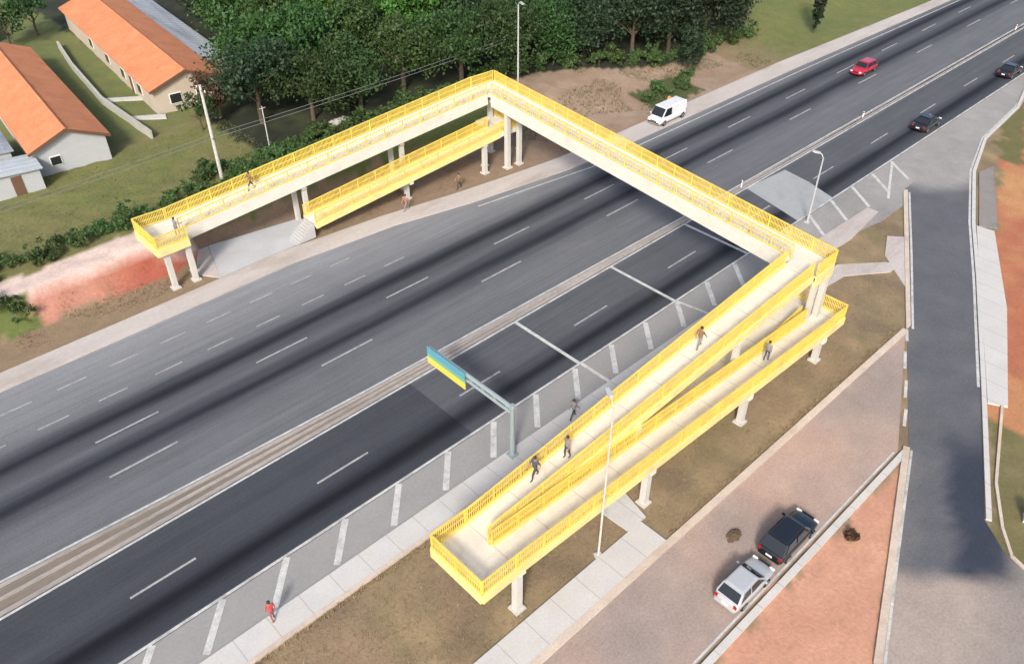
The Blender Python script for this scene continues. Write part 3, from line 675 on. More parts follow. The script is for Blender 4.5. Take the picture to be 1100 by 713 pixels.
# columns and crossheads
def column(x, y, z0, z1, d=.42):
    mb = MB(); mb.box((x, y, (z0 + z1) / 2), (d, d, z1 - z0)); mb.box((x, y, z0 + .06), (d + .3, d + .3, .16)); mb.box((x, y, z1 - .12), (d + .12, d + .12, .2))
    fpart(mb, 'column', M['column'])
def crosshead(x, y0, y1, z, w=.4, h=.34):
    mb = MB(); mb.box((x, (y0 + y1) / 2, z - h / 2), (w, y1 - y0, h)); fpart(mb, 'crosshead', M['girder'])
def z2s(x): return lerp(ZL, ZR, (x - XL) / (XR2 - XL))
for x in (18.3, 29.1, 39.4, 49.0):
    z = z2s(x) - .46; column(x, 18.95, 0, z - .2); crosshead(x, 18.5, 20.6, z)
    column(x + .8, 20.72, 0, z1s(min(x + .8, 48)) - .8, .36) if x > 20 else column(x, 21.9, 0, ZL - .7)
    crosshead(x + (.8 if x > 20 else 0), 20.5, 22.7, z1s(min(x + .8, 48)) - .48)
column(50.4, 20.35, 0, ZB - 1.0); column(50.2, 24.2, 0, ZB - 1.1, .5); crosshead(50.1, 23.0, 25.2, ZB - .9)
column(53.6, 57.35, 0, ZB - 1.1, .46); column(55.1, 57.2, 0, ZB - 1.1, .42); column(51.1, 58.1, 0, 3.2, .42)
column(54.9, 61.4, 0, ZB - .9, .42); column(52.2, 59.3, 0, 3.4, .36)
crosshead(54.3, 56.9, 62.0, ZB - .86)
for x in (32.3, 43.0):
    column(x, n_near(x) + .45, 0, zn(x) - 1.2, .38); column(x - .3, n_far(x) - .45, height(x, n_far(x) - .45) - .1, zn(x) - 1.2, .38)
    crosshead(x - .15, n_near(x) + .05, n_far(x) - .05, zn(x) - .9)
column(42.0, 59.35, 0, zm(42) - .6, .4); crosshead(42.0, 58.35, 60.35, zm(42) - .38)
column(20.4, 60.55, 0, zn1 - .6, .4); column(20.9, 61.9, 0, zn1 - .6, .4); column(18.6, 60.6, 0, zn1 - .6, .4)

# ------------------------------------------------------------------ gantry sign and poles
gs = empty('gantry_sign', (25.9, 27.35, 0), 0, 'cantilever gantry sign with yellow, green and blue panel over the dark lanes', 'gantry sign')
mb = MB(); mb.tube([(0, 0, 0), (0, 0, 4.6)], [.19, .15], 10); mb.box((0, 0, .12), (.6, .6, .24)); mb.build('post', M['gsteel'], gs)
mb = MB(); mb.tube([(0, -.2, 4.35), (0, 8.2, 4.3)], .15, 8); mb.tube([(0, -.1, 3.85), (0, 8.2, 3.85)], .11, 8)
for i in range(7): mb.bar((0, .3 + i * 1.15, 3.87), (0, .9 + i * 1.15, 4.32), .06, .06)
mb.build('truss_arm', M['gsteel'], gs)
mb = MB(); mb.box((-.24, 6.2, 3.50), (.05, 3.9, .56)); mb.build('lower_panel', M['sign_yellow'], gs)
mb = MB(); mb.box((-.24, 6.2, 3.92), (.05, 3.9, .275)); mb.build('middle_panel', M['sign_green'], gs)
mb = MB(); mb.box((-.24, 6.2, 4.34), (.05, 3.9, .56)); mb.build('upper_panel', M['sign_blue'], gs)
for i in range(5):
    mb = MB(); y_ = 4.5 + i * .85
    mb.bar((-.18, y_, 3.3), (-.18, y_, 4.58), .06, .06, (1, 0, 0)); mb.bar((-.18, y_, 4.2), (0, y_, 4.2), .06, .06)
    mb.build('bracket', M['gsteel'], gs)

def lamp(loc, h, arm, rz, label, r=.11, mat='poleconc', group=None):
    t = empty('street_lamp', loc, rz, label, 'street lamp', group)
    mb = MB(); mb.tube([(0, 0, 0), (0, 0, h)], [r, r * .6], 10); mb.box((0, 0, .05), (.45, .45, .1)); mb.build('pole', M[mat], t)
    mb = MB(); mb.tube([(0, 0, h - .1), (arm * .4, 0, h + .25), (arm, 0, h + .35)], r * .45, 6); mb.build('arm', M[mat], t)
    mb = MB(); mb.box((arm + .25, 0, h + .36), (.7, .26, .13)); hd = mb.build('lamp_head', M['steel'], t, .03)
    mb = MB(); mb.box((arm + .28, 0, h + .285), (.5, .2, .03)); mb.build('lens', M['lampglass'], hd)
    return t
lamp((24.1, 18.2, 0), 11.8, .5, R(60), 'tall slim street lamp in front of the south ramps by the footpath', .075)
lamp((66.5, 30.0, 0), 6.6, .45, R(100), 'short pale street lamp at the road edge beside the concrete patch', .10, 'steel')
lamp((57.4, 59.8, 0), 15.2, .6, R(250), 'very tall pale street lamp rising behind the north bridge corner', .11, 'steel')
# power poles with their cables
def power_pole(loc, h, label):
    t = empty('power_pole', loc, 0, label, 'power pole', 'power poles along the wood')
    mb = MB(); mb.tube([(0, 0, -.3), (0, 0, h)], [.19, .12], 10); mb.build('pole', M['poleconc'], t)
    mb = MB(); mb.box((0, 0, h - .5), (.12, 1.8, .12)); mb.build('crossarm', M['wood'], t)
    mb = MB(); mb.box((0, 0, 4.35), (.1, 1.0, .1)); mb.build('crossarm', M['wood'], t)
    for y in (-.8, 0, .8):
        mb = MB(); mb.tube([(0, y, h - .44), (0, y, h - .26)], .05, 8); mb.build('insulator', M['lampglass'], t)
    return t
power_pole((29.0, 71.2, 2.2), 9.4, 'pale power pole leaning by the lawn near the second orange roof')
power_pole((84, 72.2, 1.6), 8.4, 'power pole standing among the trees at the wood edge')
power_pole((121, 72.2, 1.3), 8.2, 'power pole at the far end of the wood above the grass')
cb = empty('power_cable', (29, 71.2, 0), 0, 'thin power cables strung along the edge of the dark wood', 'power cable')
for y, zz in ((-.3, 0), (.3, .1)):
    mb = MB(); pts = []
    for (x0, z0), (x1, z1) in zip([(-45, zz + 6.6), (0, zz + 6.6), (55, zz + 7.4), (92, zz + 7.6)], [(0, zz + 6.6), (55, zz + 7.4), (92, zz + 7.6)]):
        for k in range(10):
            t = k / 10; pts.append((lerp(x0, x1, t), y, lerp(z0, z1, t) - 1.6 * t * (1 - t)))
    pts.append((92, y, zz + 7.6)); mb.tube(pts, .026, 5); mb.build('cable', M['cable'], cb)
mb = MB(); mb.tube([(0, 0, 0), (0, 0, 4.2)], [.07, .05], 8); mb.tube([(-.35, 0, 4.0), (.35, 0, 4.0)], .035, 6)
o = mb.build('fence_post', M['poleconc']); o.location = (36.2, 74.8, 2.2); tag(o, 'thin grey post with a crossbar at the shady wood edge', 'post')

# small reflector posts in the median
def marker():
    t = empty('reflector_post', (0, 0, 0))
    mb = MB(); mb.box((0, 0, .4), (.12, .12, .8)); mb.build('post', M['plate_white'], t, .02)
    mb = MB(); mb.box((-.07, 0, .66), (.02, .1, .16)); mb.build('reflector', M['redlamp'], t)
    return t
mk0 = marker()
for i, (x, lab) in enumerate(((67.6, 'white reflector post in the median just beyond the bridge'), (92.0, 'white reflector post in the median below the red car'),
                              (136.5, 'white reflector post in the median near the far top corner'))):
    o = mk0 if i == 0 else copy_tree(mk0)
    o.location = (x, 38.1, .05); tag(o, lab, 'reflector post', 'reflector posts in the median')
t = empty('utility_box', (45.0, 2.1, 0), R(20), 'small white utility cabinet on the grass at the right edge', 'cabinet')
mb = MB(); mb.box((0, 0, .1), (.75, .55, .2)); mb.build('base', M['walk'], t)
mb = MB(); mb.box((0, 0, .65), (.65, .45, .9)); mb.box((0, 0, 1.13), (.72, .52, .06)); mb.build('body', M['plate_white'], t, .02)
mb = MB(); mb.box((0, -.235, .65), (.5, .02, .75)); mb.build('door', M['plate_white'], t)

# ------------------------------------------------------------------ houses
def gable_house(name, ox, oy, rz, w, L, base, he, hr, label, wallmat, tag_name='house', over=.45):
    """local x across, local y along the ridge, y=0 is the gable facing the highway"""
    t = empty(name, (ox, oy, base), rz, label, 'house')
    mb = MB()
    mb.add([(-w / 2, 0, -.4), (w / 2, 0, -.4), (w / 2, 0, he), (0, 0, hr), (-w / 2, 0, he), (-w / 2, L, -.4), (w / 2, L, -.4), (w / 2, L, he), (0, L, hr), (-w / 2, L, he)],
           [(0, 1, 2, 3, 4), (9, 8, 7, 6, 5), (1, 6, 7, 2), (5, 0, 4, 9)])
    mb.build('wall', wallmat, t)
    k = (hr - he) / (w / 2)
    def rp(s, y, dz=0): return (s * (w / 2 + over), y, he - k * over + dz)
    mb = MB()
    for s in (1, -1):
        a, b_ = (0, -over, hr + .06), (0, L + over, hr + .06)
        p, q = rp(s, -over, .06), rp(s, L + over, .06)
        n = Vector((0, 0, .12))
        mb.hexa([Vector(a), Vector(p), Vector(q), Vector(b_)] + [Vector(a) + n, Vector(p) + n, Vector(q) + n, Vector(b_) + n])
    rf = mb.build('roof', M['tile'], t)
    mb = MB(); mb.tube([(0, -over, hr + .2), (0, L + over, hr + .2)], .13, 8); mb.build('ridge_cap', M['tile'], rf)
    mb = MB()
    for s in (1, -1):
        mb.bar((s * .02, -over - .04, hr + .05), (rp(s, 0)[0], -over - .04, rp(s, 0)[2] + .05), .05, .26)
    mb.build('barge_board', M['eave'], rf)
    def opening(x, y, z, ww, hh, side, kind):
        mb1 = MB(); mb2 = MB()
        if side == 'g': mb1.box((x, -.03, z), (ww + .16, .08, hh + .16)); mb2.box((x, -.08, z), (ww, .04, hh))
        else: mb1.box((side * (w / 2 + .03), y, z), (.08, ww + .16, hh + .16)); mb2.box((side * (w / 2 + .08), y, z), (.04, ww, hh))
        f = mb1.build(kind, M['plate_white'], t); mb2.build('pane' if kind == 'window' else 'panel', M['glass'] if kind == 'window' else M['wood'], f)
    return t, opening
h1, op = gable_house('house', 19.85, 83.3, R(-5.5), 6.7, 30, 2.2, 2.7, 4.1, 'long house with orange clay roof and pale grey gable by the lawn', M['wall'])
op(-1.6, 0, 1.3, .9, .8, 'g', 'window')
for y in (4, 9, 15, 21): op(0, y, 1.35, 1.1, 1.0, 1, 'window')
op(0, 12, 1.0, .85, 2.0, 1, 'door')
h2, op = gable_house('house', 35.0, 89.5, R(-6.0), 7.6, 36, 2.2, 2.8, 4.2, 'orange roofed house with cream side wall standing against the wood', M['wallcream'])
for y in (5, 11, 17, 24): op(0, y, 1.4, 1.2, 1.0, -1, 'window')
op(0, 8, 1.0, .9, 2.0, -1, 'door'); op(1.5, 0, 1.4, 1.2, 1.0, 'g', 'window'); op(-1.5, 0, 1.4, 1.2, 1.0, 'g', 'window')
# grey roofed shed behind the second house
def flat_house(loc, rz, w, L, h, roofmat, wallmat, name, label, cat, drop=.5):
    t = empty(name, loc, rz, label, cat)
    mb = MB(); mb.hexa([(-w / 2, 0, -.3), (w / 2, 0, -.3), (w / 2, L, -.3), (-w / 2, L, -.3), (-w / 2, 0, h), (w / 2, 0, h - drop), (w / 2, L, h - drop), (-w / 2, L, h)]); mb.build('wall', wallmat, t)
    mb = MB(); e = .3
    mb.hexa([(-w / 2 - e, -e, h + .03), (w / 2 + e, -e, h - drop + .0), (w / 2 + e, L + e, h - drop), (-w / 2 - e, L + e, h + .03), (-w / 2 - e, -e, h + .13), (w / 2 + e, -e, h - drop + .1), (w / 2 + e, L + e, h - drop + .1), (-w / 2 - e, L + e, h + .13)])
    rf = mb.build('roof', roofmat, t)
    mb = MB()
    for i in range(int((L + .4) / .9)): mb.bar((-w / 2 - e, -e + .3 + i * .9, h + .15), (w / 2 + e, -e + .3 + i * .9, h - drop + .12), .06, .05)
    mb.build('seam', roofmat, rf)
    mb = MB(); mb.box((0, -.02, .95), (.9, .06, 1.9)); mb.build('door', M['wood'], t)
    mb = MB(); mb.box((w / 2 + .01, L * .5, 1.4), (.06, 1.1, .8)); mb.build('window', M['glass'], t)
    return t
flat_house((41.4, 96.5, 2.2), R(-6), 3.4, 30, 2.6, M['sheet'], M['wallcream'], 'shed', 'long lean-to shed with weathered grey roof behind the orange roofed house', 'shed')
flat_house((14.0, 81.3, 2.2), R(-5.5), 4.2, 3.2, 2.3, M['sheetpale'], M['wall'], 'shed', 'small white walled shed with flat grey roof at the lawn edge', 'shed', .2)
flat_house((13.4, 85.4, 2.2), R(-5.5), 3.4, 6.2, 2.9, M['sheet'], M['wall'], 'shed', 'grey roofed annex between the pale shed and the orange roofed house', 'shed', .2)
flat_house((21.5, 126, 2.2), R(-5.5), 7, 9, 2.8, M['sheetpale'], M['wallcream'], 'shed', 'pale roofed outbuilding behind the first orange roof at the top left', 'shed', .4)
# garden wall and slabs between the houses
mb = MB(); pl = [(31.2, 119), (29.6, 110), (28.0, 97), (28.1, 84.5)]
for (a, b_), (c, d) in zip(pl, pl[1:]): mb.bar((a, b_, 2.55), (c, d, 2.55), .22, .95); mb.bar((a, b_, 3.06), (c, d, 3.06), .30, .07)
tag(mb.build('garden_wall', M['wallwhite']), 'low white garden wall running between the two orange roofed houses', 'wall')
mb = MB(); mb.prism([(28.3, 97.4), (32.2, 94.6), (32.6, 95.5), (28.4, 98.4)], 2.0, 2.36); struct(mb.build('path', M['walk']))
mb = MB(); mb.prism([(28.4, 90.4), (31.4, 88.2), (31.8, 89.3), (28.4, 91.5)], 2.0, 2.36); struct(mb.build('path', M['walk']))

# ------------------------------------------------------------------ vegetation
def crown_mesh(name, rx, ry, rz, cz, clumps, per, leaf, mat, seed, low=.15):
    rnd = random.Random(seed); mb = MB()
    lobes = [(Vector((rnd.uniform(-.55, .55) * rx, rnd.uniform(-.55, .55) * ry, rnd.uniform(-.45, .5) * rz)), rnd.uniform(.42, .68)) for _ in range(7)]
    for i in range(clumps):
        c, f = lobes[i % 7]
        d = Vector((rnd.gauss(0, 1), rnd.gauss(0, 1), rnd.gauss(.25, 1))).normalized()
        q = c + Vector((d.x * rx, d.y * ry, d.z * rz)) * f * rnd.uniform(.55, 1.05)
        cr = rnd.uniform(.35, .75) * min(rx, ry, rz) * .42
        for _ in range(per):
            p = q + Vector((rnd.gauss(0, 1), rnd.gauss(0, 1), rnd.gauss(0, .7))) * cr * .6
            if p.z + cz < low: continue
            nrm = (Vector((rnd.gauss(0, 1), rnd.gauss(0, 1), rnd.gauss(.6, 1)))).normalized()
            a = nrm.orthogonal().normalized(); a.rotate(Matrix.Rotation(rnd.uniform(0, 6.28), 3, nrm)); b2 = nrm.cross(a)
            s = leaf * rnd.uniform(.6, 1.25)
            p = p + Vector((0, 0, cz))
            mb.add([p - a * s * .5, p + b2 * s * .28, p + a * s * .5 + nrm * s * .08, p - b2 * s * .28], [(0, 1, 2, 3)])
    me = bpy.data.meshes.new(name); me.from_pydata(mb.v, [], mb.f); me.materials.append(mat)
    return me
def trunk_mesh(name, h, r, spread, seed):
    rnd = random.Random(seed); mb = MB()
    mb.tube([(0, 0, -.3), (.06, .03, h * .25), (-.05, .06, h * .5), (.05, 0, h * .8)], [r * 1.25, r, r * .8, r * .4], 8)
    for i in range(6):
        a = i * 1.05 + rnd.uniform(-.3, .3); z0 = h * rnd.uniform(.3, .6); s = spread * rnd.uniform(.5, .8)
        mb.tube([(0, 0, z0), (math.cos(a) * s * .5, math.sin(a) * s * .5, z0 + h * .16), (math.cos(a) * s, math.sin(a) * s, z0 + h * .3)], [r * .5, r * .35, r * .12], 6)
    return mb.mesh(name, M['bark'])
rnd0 = random.Random(5)
def tree_proto(H, rad, mat, seed, clumps=130, per=44, leaf=.46):
    cr = crown_mesh('crown', rad * rnd0.uniform(.9, 1.15), rad * rnd0.uniform(.85, 1.1), H * .48, H * .53, clumps, per, leaf, mat, seed, .3)
    return (cr, trunk_mesh('trunk', H * .85, H * .028, rad * .9, seed))
P_ = [tree_proto(8.5, 4.4, M['leaf'], 1), tree_proto(9.5, 4.9, M['leaf'], 2, 150), tree_proto(7.2, 4.0, M['leaf_dark'], 3), tree_proto(8.2, 4.5, M['leaf_dark'], 4), tree_proto(7.6, 3.9, M['leaf_bright'], 5), tree_proto(9.0, 4.6, M['leaf_mid'], 6)]
def plant(name, proto, x, y, s, rz, label, cat, group=None, z=None):
    o = empty(name, (x, y, height(x, y) if z is None else z), rz, label, cat, group); o.scale = (s, s, s)
    link('trunk', proto[1], o); link('crown', proto[0], o)
    return o
ORD = ['first', 'second', 'third', 'fourth', 'fifth', 'sixth', 'seventh', 'eighth', 'ninth', 'tenth', 'eleventh', 'twelfth', 'thirteenth', 'fourteenth']
rows = [
 ('front row', [(37.8, 79.5), (43, 76.8), (49.5, 76.2), (55.5, 77), (61.5, 75.4), (68, 74.2), (74, 73.6), (80, 70.8), (86, 68.2), (91.5, 66.4), (97, 66.0), (103, 67.5)]),
 ('second row', [(44, 87.5), (50, 86.5), (57, 87), (64, 86), (71, 85.5), (78, 81), (85, 77.5), (92, 74.5), (98.5, 73), (105, 74)]),
 ('third row', [(49, 94.5), (56, 94.5), (63, 94), (70, 93.5), (77, 92.5), (84, 87), (91, 83.5), (98, 81), (105, 81.5)]),
 ('fourth row', [(50, 102.5), (56.5, 103), (63.5, 102.5), (70.5, 102), (78, 101), (85, 99.5), (93, 97)]),
 ('fifth row', [(50, 112), (57, 112), (64, 111.5), (71.5, 111), (79, 110)]),
 ('back row', [(52, 121.5), (59.5, 121.5), (67, 121), (75, 120)])]
rr = random.Random(11)
for rn, pts in rows:
    for i, (x, y) in enumerate(pts):
        pr = rr.choice(P_[:4]); s = rr.uniform(.85, 1.2)
        if x > 80: pr = P_[3]; s *= 1.12
        if rn == 'front row': s *= .9
        x += rr.uniform(-1, 1); y += rr.uniform(-1, 1)
        if (rn, i) in (('second row', 3), ('third row', 3), ('third row', 1), ('fourth row', 2)):
            pr = P_[4]
            lab = 'bright light green tree, %s from the left in the %s of the wood' % (ORD[i], rn)
        elif (rn, i) in (('second row', 0), ('second row', 1), ('second row', 2), ('third row', 0), ('third row', 2), ('fourth row', 0), ('fourth row', 1), ('front row', 3)):
            pr = P_[5]; lab = 'mid green leafy tree, %s from the left in the %s of the wood' % (ORD[i], rn)
        else: lab = 'dark green leafy tree, %s from the left in the %s of the wood' % (ORD[i], rn)
        plant('tree', pr, x, y, s, rr.uniform(0, 6.28), lab, 'tree', 'trees of the dense wood')
# single trees
bt = (crown_mesh('crown', 2.4, 2.2, 2.0, 3.2, 60, 34, .34, M['leaf_brown'], 21, .8), trunk_mesh('trunk', 4.2, .13, 2.0, 21))
plant('tree', bt, 36.0, 84.6, 1.0, 0, 'rusty brown small tree in front of the second orange roof', 'tree')
st = (crown_mesh('crown', 2.0, 2.0, 1.7, 2.6, 45, 34, .32, M['leaf'], 22, .5), trunk_mesh('trunk', 3.4, .11, 1.6, 22))
plant('tree', st, 33.0, 83.0, .9, 1, 'small dark green tree left of the pale power pole', 'tree')
plant('tree', st, 26.6, 122.5, 1.3, 2, 'small green tree behind the first orange roof at the top left', 'tree')
plant('tree', st, 31.0, 126.0, 1.35, 3, 'small green tree above the garden wall at the top left', 'tree')
plant('tree', st, 21.6, 118.0, 1.1, 4, 'small green tree at the far end of the first orange roof', 'tree')
cy = (crown_mesh('crown', 1.05, 1.05, 5.6, 5.4, 190, 60, .34, M['leaf_dark'], 31, .15), trunk_mesh('trunk', 6.5, .13, .5, 31))
plant('cypress_tree', cy, 114.2, 57.6, .95, 0, 'narrow dark cypress tree alone on the grass by the highway', 'tree')
vt = (crown_mesh('crown', 1.35, 1.35, 2.7, 3.3, 110, 50, .34, M['leaf_dark'], 32, .3), trunk_mesh('trunk', 4.6, .15, .6, 32))
plant('tree', vt, 88.6, 60.6, 1.0, 0, 'slim dark blue-green tree on the brown slope past the white van', 'tree')
# shrubs along the bank behind the north ramp
hb = [(crown_mesh('foliage', 1.6, 1.3, .9, .75, 40, 34, .26, M['leaf_hedge'], 40 + i, .0), None) for i in range(3)]
stem = trunk_mesh('stem', 1.0, .05, .9, 44)
WORD = ORD + ['fifteenth', 'sixteenth', 'seventeenth', 'eighteenth', 'nineteenth', 'twentieth', 'twenty-first', 'twenty-second', 'twenty-third', 'twenty-fourth', 'twenty-fifth', 'twenty-sixth', 'twenty-seventh', 'twenty-eighth']
for row, (x, y_off, nn, stp) in enumerate(((5.2, 0, 26, 2.25), (27.5, 2.2, 14, 2.4))):
    for i in range(nn):
        y = 68.9 + .35 * math.sin(i * 1.7 + row) + .022 * x + y_off
        if x > 55: y -= .5
        o = empty('shrub', (x, y, height(x, y)), i * 1.3 + row, 'hedge shrub behind the north ramp, %s from the left in its %s row' % (WORD[i], ('nearer', 'farther')[row]), 'shrub', 'shrubs of the hedge behind the north ramp')
        s = 1.0 + .22 * math.sin(i * 2.3 + row) + .12 * row; o.scale = (s * 1.1, s * .95, s * .85)
        link('stem', stem, o); link('foliage', hb[(i + row) % 3][0], o)
        x += stp + .3 * math.sin(i * 3.1)
for i, (x, y, s, lab) in enumerate(((77.5, 58.2, .8, 'low green shrub on the slope left of the white van'), (80.6, 58.6, 1.05, 'broad green shrub on the slope right above the white van'),
                               (84.2, 58.0, .9, 'green shrub at the kerb between the white van and the slim tree'), (86.8, 59.6, .8, 'small green shrub at the foot of the slim dark tree'),
                               (7.6, 64.0, .9, 'green shrub at the foot of the red bank at the left edge'), (5.6, 64.6, 1.0, 'leafy shrub cut by the left edge below the red bank'))):
    o = empty('shrub', (x, y, height(x, y)), i * 2.1, lab, 'shrub', 'shrubs on the slopes'); o.scale = (s, s, s)
    link('stem', stem, o); link('foliage', hb[i % 3][0], o)
for i in range(22):
    x = 63.5 + i * 1.95 + .5 * math.sin(i * 5.1); y = lerp(73.2, 63.2, sm(64, 94, x)) + .6 * math.sin(i * 2.9)
    o = empty('shrub', (x, y, height(x, y)), i * 1.9, 'dark shrub along the wood edge above the brown slope, %s from the left' % WORD[i], 'shrub', 'shrubs along the wood edge')
    s = .9 + .35 * math.sin(i * 4.3); o.scale = (s * 1.1, s, s * 1.25)
    link('stem', stem, o); link('foliage', hb[i % 3][0], o)
# small pale boulder pile by the wood
t = empty('rubble_heap', (44.3, 74.2, 2.2), 0, 'pale grey rubble heap at the shady edge of the wood', 'rubble')
for i, (x, y, s) in enumerate(((0, 0, .55), (.8, .2, .45), (1.4, -.2, .35), (-.6, .2, .4))):
    bm = bmesh.new(); bmesh.ops.create_icosphere(bm, subdivisions=2, radius=s)
    for v in bm.verts: v.co += v.normal * .25 * s * noise.noise(v.co * 3 + Vector((i, 0, 0))); v.co.z *= .8
    me2 = bpy.data.meshes.new('stone'); bm.to_mesh(me2); bm.free(); me2.materials.append(M['wallwhite'])
    o = link('stone', me2, t); o.location = (x, y, .25)
# grass blades: dry verge in the south, lawn in the north
def tufts(name, n, area, col_mat, hmin, hmax, seed):
    rnd = random.Random(seed); mb = MB()
    k = 0
    while k < n:
        x, y = area(rnd)
        if x is None: continue
        k += 1; z = height(x, y)
        for _ in range(4):
            a = rnd.uniform(0, 6.28); h = rnd.uniform(hmin, hmax); w = .016
            dx, dy = math.cos(a), math.sin(a); px, py = x + rnd.gauss(0, .06), y + rnd.gauss(0, .06)
            mb.add([(px - dy * w, py + dx * w, z), (px + dy * w, py - dx * w, z), (px + dx * h * .7, py + dy * h * .7, z + h)], [(0, 1, 2)])
    me3 = bpy.data.meshes.new(name); me3.from_pydata(mb.v, [], mb.f); me3.materials.append(col_mat)
    return tag(link(name, me3), None, None, None, 'stuff')
M['drygrass'] = leaf_mat('dry grass', (0.27, 0.20, 0.115), .25, .2)
M['lawngrass'] = leaf_mat('lawn grass', (0.155, 0.175, 0.05), .25, .2)
def a_s(r):
    x = r.uniform(-6, 74); y = r.uniform(16.3, 25.8)
    if y < 18.3 and x < 28.2: return None, 0
    if x > 57 and y < 16 + (x - 57) * .5 + .6: return None, 0
    if 26.2 < x < 50 and y > 20.8: return (None, 0) if r.random() < .5 else (x, y)
    if x > 51.5 and 20.4 < y < 24.8 and abs((y - 23.8) + (x - 57) * .1) < .9: return None, 0
    return x, y
tufts('dry_grass', 9000, a_s, M['drygrass'], .04, .10, 3)
def a_k(r):
    q = r.random(); x = r.uniform(-6, 52)
    return (x, r.uniform(25.6, 25.93)) if q < .5 else (r.uniform(28.3, 57), r.uniform(16.14, 16.5)) if q < .8 else (x, r.uniform(16.16, 25.8) if x > 28.5 else r.uniform(18.2, 25.8))
tufts('edge_grass', 2600, a_k, M['drygrass'], .08, .24, 13)
def a_n(r):
    x = r.uniform(6, 36); y = r.uniform(70, 84)
    return x, y
tufts('lawn_grass', 7000, a_n, M['lawngrass'], .05, .13, 4)
def a_e(r):
    x = r.uniform(100, 150); y = r.uniform(55.2, 72)
    return x, y
def a_b(r):
    x = r.uniform(58, 100); y = r.uniform(55.5, 75)
    if noise.noise(Vector((x * .2, y * .2, 9))) < .0: return None, 0
    return x, y
M['weeds'] = leaf_mat('weeds', (0.10, 0.105, 0.04), .4, .2)
tufts('weeds', 4500, a_b, M['weeds'], .10, .34, 6)
def a_w(r):
    x = r.uniform(4, 52); y = r.uniform(57.5, 64.5)
    if y < (60.3 if x < 31 else 59.0) - max(0, x - 38) * .12 or noise.noise(Vector((x * .3, y * .3, 2))) < .05: return None, 0
    if 20 < x < 33 and y < 65: return None, 0
    return x, y
tufts('bank_weeds', 1500, a_w, M['drygrass'], .06, .2, 8)
tufts('verge_grass', 5000, a_e, M['lawngrass'], .06, .16, 5)

# ------------------------------------------------------------------ vehicles (front towards local +x)
def lathe_wheel(r, w):
    ty = MB(); ty.tube([(0, -w / 2, 0), (0, w / 2, 0)], r, 20)
    ri = MB(); ri.tube([(0, -w / 2 - .012, 0), (0, w / 2 + .012, 0)], r * .62, 14)
    return ty, ri
def loft(sections):
    """sections: list of (x, [(y,z) half outline from bottom to top]) mirrored to both sides"""
    mb = MB(); n = len(sections[0][1]); ring = 2 * n
    vs = []
    for x, pts in sections:
        vs += [(x, y, z) for y, z in pts] + [(x, -y, z) for y, z in reversed(pts)]
    fs = []
    for i in range(len(sections) - 1):
        for k in range(ring):
            fs.append((i * ring + k, i * ring + (k + 1) % ring, (i + 1) * ring + (k + 1) % ring, (i + 1) * ring + k))
    fs.append(tuple(range(ring))); fs.append(tuple(reversed(range((len(sections) - 1) * ring, len(sections) * ring))))
    mb.add(vs, fs); return mb
